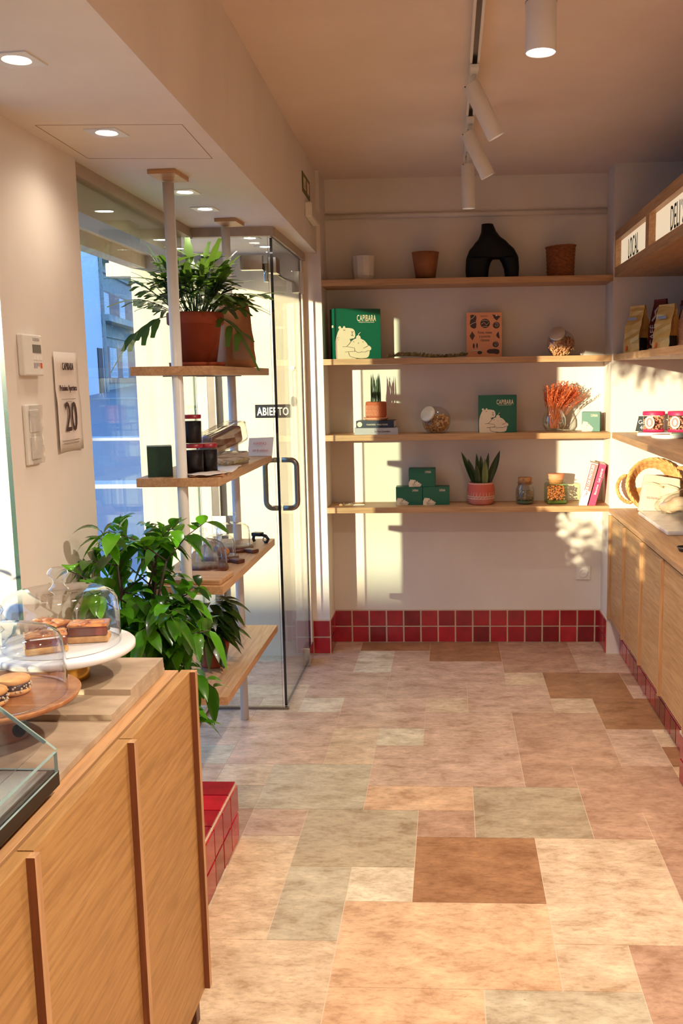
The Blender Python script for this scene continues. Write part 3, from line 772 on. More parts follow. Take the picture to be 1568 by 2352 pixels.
lathe(bm, [(0, .002), (.069, .002), (.074, .155)], 40)
t_ = thing('storage_basket', 'dark brown woven basket at right end of the top shelf', 'basket', (.728, 2.66, z), R(20))
obj('body', bm, M['rattan'], t_)
bm = bm_new(); tube(bm, [(.079*math.cos(2*PI*i/48), .079*math.sin(2*PI*i/48), .163+.005*math.cos(2*PI*i/48)) for i in range(48)], .005, 8, closed=True); obj('rim', bm, M['rattan'], t_)

# second shelf
z = ZT[1]
t_ = carton('display_carton', 'largest green printed carton, at left end of second shelf', (-.395, 2.662, z), .262, .10, .272, R(21), ls=.46)
text('spine_lettering', 'CAPIBARA', .02, M['cream_print'], t_, (-.1315, 0, .17), LEFTW, sx=.5)
# dried sprig along the shelf
def sprig_bm(length, n, leaf, r, seed, spread=1.0):
    q = random.Random(seed); bm = bm_new(); pts = []
    for i in range(10):
        f = i/9; pts.append((length*(f-.5), .012*math.sin(f*5+seed), .006+.006*math.sin(f*7)))
    tube(bm, pts, r, 6)
    paint(bm, bm.faces, (.25, .25, .25))
    for i in range(n):
        f = i/(n-1); base = Vector((length*(f-.5), .012*math.sin(f*5+seed), .006+.006*math.sin(f*7)))
        a = q.uniform(0, PI); d = Vector((q.uniform(.1, .6), math.cos(a)*spread*.7, abs(math.sin(a))*1.2+.3)).normalized()
        leaf_blade(bm, base, d, leaf*q.uniform(.7, 1.2), leaf*.35, q.uniform(0, 1), q)
    return bm
def leaf_blade(bm, base, d, ln, wd, tint, q, up=Vector((0, 0, 1)), droop=.25, n=5, fold=.2, shape=None):
    d = d.normalized(); s = d.cross(up)
    s = s.normalized() if s.length > 1e-4 else d.orthogonal().normalized()
    nn = s.cross(d).normalized()
    rows = []
    for i in range(n+1):
        f = i/n
        w = wd*(math.sin(PI*min(1, f**.8*1.0))**.8 if shape is None else shape(f))
        c = base + d*ln*f - Vector((0, 0, 1))*droop*ln*f*f
        rows.append((bm.verts.new(c-s*w+nn*w*fold), bm.verts.new(c), bm.verts.new(c+s*w+nn*w*fold)))
    fs = []
    for a, b in zip(rows, rows[1:]):
        for k in (0, 1):
            try:
                f = bm.faces.new((a[k], a[k+1], b[k+1], b[k])); f.smooth = True; fs.append(f)
            except ValueError: pass
    paint(bm, fs, (tint, tint, tint))
o = obj('dried_sprig', sprig_bm(.43, 110, .03, .0014, 3), M['twig'], loc=(-.0, 2.585, z), recalc=False)
tag(o, 'dried eucalyptus sprig lying along the second shelf', 'sprig')
# peach cookbook
t_ = thing('cookbook', 'peach pastry cookbook standing upright on the second shelf', 'book', (.316, 2.70, z), R(-1.5))
bm = bm_new(); box(bm, -.0975, .0975, -.001, .002, 0, .245); box(bm, -.0975, .0975, .026, .029, 0, .245); box(bm, -.0985, -.0965, -.001, .029, 0, .245); obj('cover', bm, M['peach'], t_)
bm = bm_new(); box(bm, -.096, .094, .002, .026, .003, .242); obj('pages', bm, M['white_paper'], t_)
for s_, zz, sz in (('Panes, masas', .130, .021), ('y postres', .109, .021), ('clásicos', .088, .021)):
    text('title', s_, sz, M['choc'], t_, (.004, -.0013, zz), sx=.72 if len(s_) > 9 else .8)
text('small_print', 'RECETAS', .008, M['line_print'], t_, (0, -.0013, .222), sx=1.2)
def patch(bm, pts, mi=0, dz=.0):
    prism(bm, pts, dz, dz+.0006, mi)
def ell(cx, cy, a, b2, rot=0, n=18, k=1.0):
    o_ = []
    for i in range(n):
        t0 = 2*PI*i/n; x, y = a*math.cos(t0), b2*math.sin(t0)
        o_.append((cx+x*math.cos(rot)-y*math.sin(rot), cy+x*math.sin(rot)+y*math.cos(rot)))
    return o_
def bk(px, py): return ((px-705)/770*.195, (1290-py)/1010*.245)
bm = bm_new()
patch(bm, [bk(*p) for p in [(400, 340), (450, 325), (530, 350), (540, 400), (525, 470), (538, 540), (530, 620), (480, 640), (420, 610), (392, 540), (400, 480), (410, 400)]][::-1])
patch(bm, ell(*bk(727, 525), .0265, .025)); patch(bm, ell(*bk(970, 570), .019, .018)); patch(bm, [bk(*p) for p in [(885, 325), (960, 345), (1062, 370), (980, 465), (920, 410)]][::-1])
patch(bm, [bk(*p) for p in [(445, 700), (505, 795), (448, 905), (385, 800)]][::-1]); patch(bm, [bk(*p) for p in [(1020, 710), (1045, 870), (1000, 850), (965, 800), (985, 750)]][::-1])
patch(bm, ell(*bk(478, 1025), .0055, .014)); patch(bm, ell(*bk(550, 1020), .0045, .014)); patch(bm, ell(*bk(955, 998), .0165, .016)); patch(bm, ell(*bk(610, 1180), .013, .009))
patch(bm, [bk(*p) for p in [(770, 1130), (820, 1105), (960, 1100), (1030, 1120), (1040, 1190), (1000, 1225), (920, 1205), (800, 1200), (762, 1170)]][::-1])
for pp in ([(410, 430), (470, 390), (500, 345)], [(400, 555), (460, 515), (525, 495)], [(640, 540), (700, 500), (760, 560), (810, 500)], [(660, 470), (720, 450), (790, 470)], [(670, 600), (730, 590), (780, 600)]):
    tube(bm, [(*bk(*p), .0008) for p in pp], .0018, 5, 1)
for cx, cy in ((970, 570), (955, 998)):
    c_ = bk(cx, cy); tube(bm, [(c_[0]+.0022*k*.5*math.cos(k*.7), c_[1]+.0022*k*.5*math.sin(k*.7), .0008) for k in range(1, 13)], .0011, 5, 1)
patch(bm, ell(*bk(972, 350), .005, .005), 1, .0004)
tube(bm, [(*bk(*p), .0008) for p in [(390, 1150), (480, 1130), (620, 1130), (660, 1150)]], .0028, 6, 1)
bmesh.ops.transform(bm, matrix=Matrix.Translation((0, -.0012, 0)) @ FRONT, verts=bm.verts)
obj('cover_pictures', bm, [M['choc'], M['cream_print']], t_)

def jar_tilted(label, loc, kind, cat='jar', grp='tilted glass candy jars'):
    """glass jar with flattened sides and a slanted neck closed by a pale lid that faces up and to the left front"""
    t_ = thing('candy_jar', label, cat, loc, 0, grp)
    R_ = .077 if kind == 0 else .08
    bm = bm_new(); q = bmesh.ops.create_uvsphere(bm, u_segments=32, v_segments=20, radius=R_)['verts']
    bmesh.ops.scale(bm, vec=(1, .72, 1.0), verts=q)
    for v in q:
        if v.co.z < -R_*.86: v.co.z = -R_*.86
    for f in bm.faces: f.smooth = True
    d = Vector((-.32, -.72, .58)).normalized() if kind == 0 else Vector((-.52, -.70, .46)).normalized()
    mq = d.to_track_quat('Z', 'Y').to_matrix().to_4x4()
    nb = bm_new(); lathe(nb, [(.040, .045), (.040, .075), (.043, .079), (.043, .083)], 32)
    bmesh.ops.transform(nb, matrix=mq, verts=nb.verts)
    me = bpy.data.meshes.new('n'); nb.to_mesh(me); nb.free(); bm.from_mesh(me); bpy.data.meshes.remove(me)
    bmesh.ops.translate(bm, vec=(0, 0, R_*.86), verts=bm.verts); obj('glass_body', bm, M['glass'], t_)
    bm = bm_new(); lathe(bm, [(0, .094), (.040, .094), (.0455, .0915), (.0455, .080), (.043, .079)], 36)
    bmesh.ops.transform(bm, matrix=Matrix.Translation((0, 0, R_*.86)) @ mq, verts=bm.verts); obj('lid', bm, M['cream_ceramic'] if kind else plain('satin_lid', (226, 214, 198), .3, .55, var=.02), t_, label='pale round lid')
    bm = bm_new(); tube(bm, [tuple(mq @ Vector((.0465*math.cos(2*PI*k/32), .0465*math.sin(2*PI*k/32), .082))) for k in range(32)], .0013, 6, closed=True)
    bmesh.ops.translate(bm, vec=(0, 0, R_*.86), verts=bm.verts); obj('wire_clamp', bm, M['steel'], t_)
    return R_
def chunks(bm, n, inside, mk, seed):
    q = random.Random(seed); k = 0; tries = 0
    while k < n and tries < n*60:
        tries += 1; p = inside(q)
        if p is None: continue
        mk(bm, Vector(p), q); k += 1
def shell_piece(bm, p, q):
    a = q.uniform(0, 6.3); pts = []
    ax = Vector((q.uniform(-1, 1), q.uniform(-1, 1), q.uniform(-1, 1))).normalized(); u_ = ax.orthogonal().normalized(); w_ = ax.cross(u_)
    for i in range(5):
        t0 = -1.2+2.4*i/4; pts.append(p+u_*.008*math.sin(t0)+w_*.008*math.cos(t0))
    n0 = len(bm.faces); tube(bm, pts, .0042, 6)
def nut_piece(bm, p, q):
    ball(bm, p, q.uniform(.0055, .0085), 0, 1, (q.uniform(.8, 1.2), q.uniform(.8, 1.2), q.uniform(.8, 1.2)))
def in_sphere(Rr, zlo, zhi, zc=0):
    def f(q):
        x, y, zz = q.uniform(-Rr, Rr), q.uniform(-Rr, Rr)*.7, q.uniform(zlo, zhi)
        return (x, y, zz) if x*x+(y/.7)**2+(zz-zc)**2 < (Rr*.9)**2 else None
    return f
pasta = two('dried_pasta', (222, 146, 96), (244, 190, 140), 40, .6)
cereal = two('cereal', (206, 146, 84), (234, 184, 122), 60, .7)
R_ = jar_tilted('tilted glass jar of curled pasta with chrome lid on second shelf', (.735, 2.66, z), 0)
bm = bm_new(); chunks(bm, 420, in_sphere(.076, .006, .098, .066), shell_piece, 5)
o = obj('curled_pasta', bm, pasta, loc=(.735, 2.66, z)); tag(o, 'curled dried pasta inside the tilted jar on the second shelf', 'pasta', kind='stuff')

# third shelf
z = ZT[2]
t_ = thing('cookbook', 'grey book lying flat at the bottom of the two-book stack', 'book', (-.285, 2.655, z), R(1))
bm = bm_new(); box(bm, -.12, .12, -.08, .08, 0, .0025); box(bm, -.12, .12, -.08, .08, .0335, .036); box(bm, -.12, .12, -.0815, -.079, 0, .036); obj('cover', bm, M['grey_cover'], t_)
bm = bm_new(); box(bm, -.118, .118, -.079, .078, .0025, .0335); obj('pages', bm, M['white_paper'], t_)
text('spine_title', 'Le Pain Quotidien', .016, M['ink'], t_, (.035, -.0818, .012), sx=.75)
t_ = thing('cookbook', 'navy book lying on the grey book beneath the small snake plant', 'book', (-.288, 2.665, z+.036), R(-2))
bm = bm_new(); box(bm, -.105, .105, -.075, .075, 0, .0025); box(bm, -.105, .105, -.075, .075, .0365, .039); box(bm, -.105, .105, -.0765, -.074, 0, .039); obj('cover', bm, M['navy'], t_)
bm = bm_new(); box(bm, -.103, .103, -.074, .073, .0025, .0365); obj('pages', bm, M['white_paper'], t_)
bm = bm_new(); prism(bm, ell(0, 0, .014, .014), 0, .0006); bmesh.ops.transform(bm, matrix=Matrix.Translation((-.085, -.0767, .0195)) @ FRONT, verts=bm.verts); obj('spine_badge', bm, M['cream_print'], t_)
text('spine_title', 'PANADERÍA · MASA MADRE', .012, M['cream_print'], t_, (.012, -.0768, .014), sx=.8)
t_ = thing('potted_snake_plant', 'small snake plant in carved terracotta pot on the book stack', 'plant', (-.288, 2.655, z+.075))
bm = bm_new(); lathe(bm, [(0, 0), (.055, 0), (.073, .014), (.068, .017), (.05, .006), (0, .006)], 36); obj('saucer', bm, M['blush'], t_)
bm = bm_new(); lathe(bm, [(0, .008), (.052, .008), (.059, .03), (.058, .1), (.052, .104), (.047, .1), (.046, .085), (0, .085)], 40); obj('pot', bm, M['terracotta'], t_)
bm = bm_new()
for k in range(13):
    a0 = -PI*.95+k*.14
    for s_ in (1, -1):
        tube(bm, [(.0595*math.cos(a0+s_*.10*math.sin(j*1.25)), .0595*math.sin(a0+s_*.10*math.sin(j*1.25)), .022+j*.0125) for j in range(6)], .0014, 5)
obj('carved_pattern', bm, M['blush'], t_)
def spears(bm, specs):
    q = random.Random(4)
    for ang, lean, ln, wd, tint, (bx, by) in specs:
        d = Vector((math.cos(ang)*lean, math.sin(ang)*lean, 1)).normalized()
        sh = lambda f: (.55+.9*f-1.45*f**2.2) if f < 1 else .0
        leaf_blade(bm, Vector((bx, by, 0)), d, ln, wd, tint, q, up=Vector((.3, -1, .2)), droop=-.03, n=8, fold=.55, shape=lambda f: max(.02, (.6+.75*f-1.33*f**3)))
bm = bm_new(); spears(bm, [(rnd.uniform(0, 6.3), rnd.uniform(.02, .16), rnd.uniform(.11, .175), .006, rnd.uniform(.0, .5), (rnd.uniform(-.026, .026), rnd.uniform(-.026, .026))) for k in range(15)])
bmesh.ops.translate(bm, vec=(0, 0, .085), verts=bm.verts); obj('foliage', bm, M['snake'], t_, recalc=False)
bm = bm_new(); lathe(bm, [(0, .087), (.046, .087)], 24); obj('potting_soil', bm, M['soil'], t_)
R_ = jar_tilted('tilted round glass jar of cereal with pale lid on third shelf', (.048, 2.66, z), 1)
bm = bm_new(); chunks(bm, 460, in_sphere(.079, .006, .098, .069), nut_piece, 6)
o = obj('puffed_cereal', bm, cereal, loc=(.048, 2.66, z)); tag(o, 'golden puffed cereal inside the round tilted jar on third shelf', 'cereal', kind='stuff')
carton('gift_carton', 'medium green printed carton in the middle of the third shelf', (.387, 2.655, z), .209, .045, .207, R(2), ls=.5)
t_ = thing('bouquet_vase', 'clear glass vase holding dried coral grass on third shelf', 'vase', (.701, 2.655, z))
bm = bm_new(); lathe(bm, [(0, .004), (.04, .004), (.05, .012), (.064, .04), (.063, .075), (.05, .11), (.038, .142), (.036, .142), (.047, .11), (.06, .075), (.061, .04), (.047, .016), (0, .012)], 40); obj('vase', bm, M['glass'], t_)
def dried_bouquet():
    bm = bm_new(); q = random.Random(12)
    for k in range(150):
        a = q.uniform(0, 2*PI); sp = q.uniform(0, 1)**.6
        top = Vector((.035+.115*sp*math.cos(a), .065*sp*math.sin(a), .19+.085*(1-.6*sp)+q.uniform(-.03, .02)))
        if q.random() < .35: top.x += .05; top.z -= .02
        b0 = Vector((q.uniform(-.02, .02), q.uniform(-.02, .02), .02)); mid = b0.lerp(top, .5)+Vector((-.01, 0, .02))
        n0 = set(bm.faces); tube(bm, [b0, mid, top], .0008, 4); paint(bm, [f for f in bm.faces if f not in n0], (.4,)*3)
        d = (top-mid).normalized()
        for j in range(13):
            p = mid.lerp(top, .1+j*.075)
            dd = (d+Vector((q.uniform(-1, 1), q.uniform(-1, 1), q.uniform(-.6, 1)))*.9).normalized()
            leaf_blade(bm, p, dd, q.uniform(.012, .024), .0034, q.uniform(0, 1), q, n=3)
    return bm
o = obj('dried_bouquet', dried_bouquet(), M['dry'], loc=(.701, 2.655, z), recalc=False); tag(o, 'coral orange dried grass bouquet standing in the clear glass vase', 'bouquet')
carton('gift_carton', 'small green printed carton in the sunlight beside the dried bouquet', (.908, 2.67, z), .10, .06, .108, R(-14), tagline=False, ls=.42, lx=.68, es=.8)

# lowest shelf
z = ZT[3]
t_ = carton('gift_carton', 'small green carton at lower left of the stack of three', (-.108, 2.675, z), .149, .09, .102, 0, tagline=False, lx=.73, ls=.26, es=.62)
t2 = dup(t_, (.043, 2.675, z), R(.5), 'small green carton at lower right of the stack of three')
t3 = dup(t_, (-.035, 2.675, z+.1035), R(-.5), 'small green carton on top of the stack of three')
t_ = thing('potted_snake_plant', 'broad-leaved snake plant in pink patterned pot on lowest shelf', 'plant', (.295, 2.655, z))
bm = bm_new(); lathe(bm, [(0, 0), (.06, 0), (.072, .012), (.077, .045), (.075, .09), (.068, .123), (.063, .125), (.06, .118), (.064, .1), (0, .1)], 44)
obj('pot', bm, two('pink_pot', (196, 116, 100), (208, 128, 112), 10, .8), t_)
bm = bm_new()
n = 26
def pr(zz): return .0778 if zz < .06 else .0778-.0095*((zz-.06)/.06)**1.3
for k in range(n):
    a0 = 2*PI*k/n
    for s_ in (0, 1):
        tube(bm, [(pr(.05+.068*f)*math.cos(a0+s_*2*PI/n*f), pr(.05+.068*f)*math.sin(a0+s_*2*PI/n*f), .05+.068*f) for f in (0, .33, .66, 1)], .0011, 5)
for zz in (.037, .05, .118): tube(bm, [(pr(zz)*math.cos(2*PI*k/40), pr(zz)*math.sin(2*PI*k/40), zz) for k in range(40)], .0012, 5, closed=True)
for k in range(n):
    a0 = 2*PI*k/n; tube(bm, [(.0778*math.cos(a0), .0778*math.sin(a0), .037), (.0778*math.cos(a0+.2), .0778*math.sin(a0+.2), .05)], .001, 5)
obj('painted_pattern', bm, M['cream_print'], t_)
bm = bm_new(); lathe(bm, [(.0782, .052), (.0782, .06), (.0768, .088), (.0708, .116)], 44); obj('glazed_band', bm, two('brick_band', (190, 84, 66), (204, 98, 78), 10, .7), t_)
bm = bm_new()
spears(bm, [(PI, .42, .205, .02, .15, (-.03, 0)), (PI*1.02, .30, .16, .02, .1, (-.026, -.02)), (2.0, .16, .18, .018, .35, (-.012, .015)), (.3, .02, .17, .022, .3, (-.004, -.012)), (0.1, .42, .21, .026, .05, (.026, .004)), (-.3, .36, .19, .024, .1, (.03, -.012)), (.6, .22, .185, .018, .3, (.012, .02)), (-1.2, .06, .155, .022, 1.0, (.018, -.034)), (-2.2, .14, .13, .02, .2, (-.018, -.03))])
bmesh.ops.translate(bm, vec=(0, 0, .1), verts=bm.verts); obj('foliage', bm, M['snake'], t_, recalc=False)
bm = bm_new(); lathe(bm, [(0, .102), (.064, .102)], 24); obj('potting_soil', bm, M['soil'], t_)
seeds = two('hemp_seed', (150, 120, 66), (196, 166, 106), 90, .7); lentils = two('red_lentil', (228, 110, 60), (250, 156, 104), 90, .6)
def grain(s):
    return lambda bm, p, q: ball(bm, p, s*q.uniform(.8, 1.2), 0, 1, (1, 1, .6))
t_ = thing('storage_jar', 'small round glass jar of brown seeds with cork stopper', 'jar', (.541, 2.655, z), 0, 'corked jars on the lowest shelf')
bm = bm_new(); lathe(bm, [(0, .003), (.046, .003), (.051, .012), (.053, .05), (.051, .085), (.042, .106), (.039, .112), (.046, .118), (.046, .121), (.037, .12), (.038, .106), (.047, .085), (.049, .05), (.046, .02), (0, .02)], 40); obj('glass_body', bm, M['glass'], t_)
bm = bm_new(); lathe(bm, [(0, .004), (.045, .004), (.0495, .013), (.0495, .02), (0, .02)], 40); obj('green_base', bm, plain('green_glass_base', (62, 104, 68), .1, coat=1), t_)
bm = bm_new(); lathe(bm, [(0, .108), (.036, .108), (.039, .145), (.036, .149), (0, .149)], 32); obj('cork', bm, two('cork', (150, 98, 52), (196, 144, 92), 50, .9), t_)
bm = bm_new(); chunks(bm, 420, lambda q: (lambda r, a, h: (r*math.cos(a), r*math.sin(a), h))(.044*math.sqrt(q.random()), q.uniform(0, 6.3), q.uniform(.022, .075)), grain(.004), 8)
o = obj('brown_seeds', bm, seeds, loc=(.541, 2.655, z)); tag(o, 'brown seeds filling the round corked jar', 'seeds', kind='stuff')
t_ = thing('storage_jar', 'square glass jar of orange lentils with wide wooden stopper', 'jar', (.714, 2.655, z), R(8), 'corked jars on the lowest shelf')
bm = bm_new(); box(bm, -.058, .058, -.05, .05, .0, .118, 0, .012)
bm2 = bm_new(); lathe(bm2, [(.040, .116), (.040, .128), (.052, .133), (.052, .137), (.041, .137)], 36); me = bpy.data.meshes.new('q'); bm2.to_mesh(me); bm2.free(); bm.from_mesh(me)
obj('glass_body', bm, M['green_glass'], t_)
bm = bm_new(); box(bm, -.052, .052, -.044, .044, .003, .022, 0, .006); obj('green_base', bm, plain('olive_glass_base', (96, 104, 48), .1, coat=1), t_)
bm = bm_new(); lathe(bm, [(0, .112), (.038, .112), (.041, .135), (.045, .165), (.043, .168), (0, .168)], 36); obj('stopper', bm, two('stopper_wood', (222, 130, 86), (238, 156, 112), 20, .8, (1, 1, 6)), t_)
bm = bm_new(); chunks(bm, 420, lambda q: (q.uniform(-.047, .047), q.uniform(-.04, .04), q.uniform(.026, .098)), grain(.0052), 9)
o = obj('orange_lentils', bm, lentils, loc=(.714, 2.655, z)); tag(o, 'orange lentils filling the square stoppered jar', 'lentils', kind='stuff')
def leaning_book(label, x, y, w, d, h, tilt, cover, extra):
    t_ = thing('cookbook', label, 'book', (x, y, z))
    t_.rotation_euler = (0, R(tilt), R(-8))
    bm = bm_new(); box(bm, 0, .0025, -d/2, d/2, 0, h); box(bm, w-.0025, w, -d/2, d/2, 0, h); box(bm, 0, w, -d/2-.001, -d/2+.0015, 0, h); obj('cover', bm, cover, t_)
    bm = bm_new(); box(bm, .0025, w-.0025, -d/2+.0015, d/2-.003, .003, h-.003); obj('pages', bm, M['white_paper'], t_)
    extra(t_, w, d, h)
SPINE = FRONT @ Matrix.Rotation(R(90), 4, 'Z')
def ex1(t_, w, d, h):
    bm = bm_new(); box(bm, .006, w-.001, -d/2-.0016, -d/2-.001, h*.36, h*.985); obj('spine_panel', bm, M['rose'], t_)
    text('spine_title', 'DE LOS PASTELES', .021, M['white_paper'], t_, (w*.62, -d/2-.0018, h*.66), SPINE, sx=.9, bold=.0004)
    bm = bm_new()
    for k in range(9): prism(bm, ell(rnd.uniform(.010, .028), rnd.uniform(.22, .34)*h, .003, .003, n=8), 0, .0004)
    bmesh.ops.transform(bm, matrix=Matrix.Translation((0, -d/2-.0014, 0)) @ FRONT, verts=bm.verts); obj('spine_ornament', bm, M['rose'], t_)
def ex2(t_, w, d, h):
    text('spine_title', 'Los postres', .022, M['white_paper'], t_, (w*.72, -d/2-.0016, h*.74), SPINE, sx=.75)
    text('author_line', 'Bizcochos', .016, M['white_paper'], t_, (w*.66, -d/2-.0016, h*.40), SPINE, sx=.9)
leaning_book('white and rose cookbook leaning right on the lowest shelf', .842, 2.65, .043, .15, .245, 14, M['white_paper'], ex1)
leaning_book('bright pink cookbook leaning on the alcove side wall', .893, 2.645, .036, .15, .238, 14.5, M['pink'], ex2)
# dried flower ornament lying at the left end of the lowest shelf
t_ = thing('dried_flower_clip', 'small dried flower clip lying at left end of lowest shelf', 'ornament', (-.432, 2.61, z))
bm = bm_new(); tube(bm, [(-.07, .0, .006), (0, -.004, .007), (.04, .002, .01), (.072, .01, .012)], .004, 8); obj('wooden_stick', bm, M['oak_x'], t_)
bm = bm_new(); q = random.Random(3)
for k in range(26): leaf_blade(bm, Vector((q.uniform(-.06, .02), q.uniform(-.012, .012), .008)), Vector((q.uniform(-1, 1), q.uniform(-1, 1), .6)), q.uniform(.012, .02), .006, q.uniform(.3, 1), q, n=3)
obj('petals', bm, leaf_mat('dried_petals', (120, 96, 76), (238, 232, 220), (200, 190, 170), .8, 0), t_, recalc=False)
bm = bm_new(); prism(bm, [(.01, -.008), (.072, .004), (.066, .02), (.02, .012)], .004, .01); obj('paper_wing', bm, M['paper'], t_)

# ------------------------------------------------------------------ right-hand side
# sign box
sg = thing('sign_box', 'oak framed sign box reading LOCAL and DELI´S on the right', 'sign', (1.0, 0, 2.06))
bm = bm_new(); ya, yb_ = -1.2, YF
box(bm, 0, .045, ya, yb_, .185, .232); box(bm, 0, .045, ya, yb_, 0, .047)
for y0_, y1_ in ((yb_-.012, yb_), (1.695, 1.765), (.62, .69), (-.45, -.38)): box(bm, 0, .045, y0_, y1_, .047, .185)
obj('frame', bm, M['oak_y'], sg)
bm = bm_new(); box(bm, .045, .5, ya, yb_, 0, .02); box(bm, .045, .5, ya, yb_, .212, .232); obj('soffit_board', bm, M['oak_y'], sg)
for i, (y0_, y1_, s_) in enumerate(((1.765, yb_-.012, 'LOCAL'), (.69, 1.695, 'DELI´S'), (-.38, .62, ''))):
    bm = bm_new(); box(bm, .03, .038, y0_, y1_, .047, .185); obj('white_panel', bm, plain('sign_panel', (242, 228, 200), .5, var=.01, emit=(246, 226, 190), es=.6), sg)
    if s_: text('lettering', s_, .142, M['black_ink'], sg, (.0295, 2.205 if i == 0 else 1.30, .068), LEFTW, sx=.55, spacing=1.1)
# shelves
for zt, th, l in ((1.657, .032, 'upper right-hand oak shelf carrying the coffee bags'), (1.240, .032, 'lower right-hand oak shelf carrying the pink tins')):
    bm = bm_new(); box(bm, 1.0, 1.499, -1.2, YF-.001, zt-th, zt, 0, .001); o = obj('wall_shelf', bm, M['oak_y']); tag(o, l, 'shelf')
# worktop and cabinets
bm = bm_new(); box(bm, .992, 1.499, -1.2, YF-.001, .80, .824, 0, .0012); o = obj('worktop', bm, M['oak_y']); tag(o, 'continuous oak worktop over the right-hand cabinets', 'worktop')
def right_cab(y0, y1, label):
    t_ = thing('base_cabinet', label, 'cabinet', (1.0, y0, .205), 0, 'oak cabinets on the right')
    L_ = y1-y0
    bm = bm_new(); box(bm, .021, .495, .001, L_-.001, 0, .593); obj('carcass', bm, M['veneer_lit'], t_)
    bm = bm_new(); box(bm, .002, .02, .001, L_-.020, 0, .583); d_ = obj('door', bm, M['veneer_lit'], t_)
    bm = bm_new(); box(bm, -.012, .02, L_-.019, L_-.001, 0, .583, 0, .001); obj('edge_pull', bm, M['oak_z'], d_)
for y0, y1, l in ((2.12, YF-.004, 'oak cabinet nearest the back wall, partly in sunlight'), (1.69, 2.12, 'second oak cabinet from the back wall'), (1.265, 1.69, 'third oak cabinet from the back wall'), (.84, 1.265, 'oak cabinet cut by the right edge of the photo'),
                  (.415, .838, 'oak cabinet standing over the pale tiled ledge'), (-.01, .413, 'oak cabinet over the pale ledge, nearest the viewer')):
    right_cab(y0, y1, l)
# coffee bags on the upper shelf
def bag_bm(w, d, h, top, n=8, seed=1, bulge=.12):
    q = random.Random(seed); bm = bm_new(); rows = []
    for j in range(n+1):
        f = j/n
        ww = w*(1-.10*f); dd = d*(1-f**1.6)+top*f**1.6; k = 1+bulge*math.sin(PI*f)
        zz = h*f
        pts = [(-ww/2, -dd/2*k), (0, -dd/2*k*1.12), (ww/2, -dd/2*k), (ww/2*(1-.25*f), 0), (ww/2, dd/2*k), (0, dd/2*k*1.1), (-ww/2, dd/2*k), (-ww/2*(1-.25*f), 0)]
        rows.append([bm.verts.new((x+q.uniform(-.002, .002), y+q.uniform(-.002, .002), zz)) for x, y in pts])
    for a, b in zip(rows, rows[1:]):
        for k in range(8):
            f = bm.faces.new((a[k], a[(k+1) % 8], b[(k+1) % 8], b[k])); f.smooth = True
    bm.faces.new(rows[0][::-1]); bm.faces.new(rows[-1])
    return bm
zs = 1.657
def coffee_bag(label, loc, rz, w, d, h, mat, deco, lean=0):
    t_ = thing('coffee_bag', label, 'bag', loc, R(rz), 'coffee bags on the upper right shelf')
    t_.rotation_euler = (R(lean), 0, R(rz))
    bm = bag_bm(w, d, h, .006, seed=int(h*1000), n=10); q = random.Random(int(w*1e4)+int(h*1e4))
    for v in bm.verts:
        if .01 < v.co.z < h*.93: v.co += Vector((q.uniform(-.003, .003), q.uniform(-.004, .004), 0))
    for f in bm.faces: f.smooth = False
    obj('pouch', bm, mat, t_)
    bm = bm_new(); box(bm, -w*.46, w*.46, -.006, .006, h-.022, h+.004, 0, .002); obj('folded_top', bm, mat, t_); deco(t_, w, d, h)
def deco_gold(t_, w, d, h):
    bm = bm_new(); prism(bm, [(-.036, .012), (-.024, .012), (-.004, .095), (-.010, .105), (-.030, .06)], 0, .0008)
    bmesh.ops.transform(bm, matrix=Matrix.Translation((0, -d*.64, 0)) @ FRONT @ Matrix.Rotation(R(-12), 4, 'X'), verts=bm.verts); obj('orange_flash', bm, M['orange'], t_)
    bm = bm_new(); box(bm, -.03, .03, -d*.44, -d*.43, h*.70, h*.76); obj('blue_logo', bm, plain('pale_blue', (150, 156, 176), .5), t_)
    bm = bm_new(); box(bm, w*.5-.001, w*.5+.003, -d*.48, d*.1, .012, .075); obj('side_label', bm, M['black'], t_)
def deco_maroon(t_, w, d, h):
    bm = bm_new(); box(bm, w*.47, w*.5+.004, -d*.42, d*.42, .03, h*.66); obj('silver_label', bm, M['silver_label'], t_)
    bm = bm_new(); box(bm, -.028, .028, -d*.6, -d*.585, .012, .022); obj('label_strip', bm, M['silver_label'], t_)
    text('lettering', 'CAFÉ', .05, M['silver_label'], t_, (.018, -d*.62, h*.33), SPINE, sx=.9)
    bm = bm_new(); tube(bm, [(-.01, -d*.52, h*.6), (.01, -d*.45, h*.7), (.0, -d*.40, h*.78), (.02, -d*.33, h*.86)], .006, 6); obj('leaf_motif', bm, M['silver_label'], t_)
coffee_bag('golden coffee bag nearest the alcove on the upper right shelf', (1.085, 2.33, zs), -58, .115, .085, .235, M['gold'], deco_gold)
coffee_bag('maroon coffee bag between two golden bags', (1.185, 2.27, zs), -62, .10, .08, .26, M['maroon'], deco_maroon)
coffee_bag('golden coffee bag in front of the maroon bag', (1.185, 2.12, zs), -58, .115, .08, .225, M['gold'], deco_gold)
coffee_bag('dark brown coffee bag behind the hessian sack', (1.30, 2.20, zs), -60, .085, .07, .25, M['maroon'], deco_maroon)
bm = bag_bm(.16, .10, .20, .03, seed=9, bulge=.3); t_ = thing('hessian_sack', 'woven hessian sack at the right edge of the upper shelf', 'sack', (1.315, 2.06, zs), R(15)); obj('sack', bm, M['hessian'], t_)
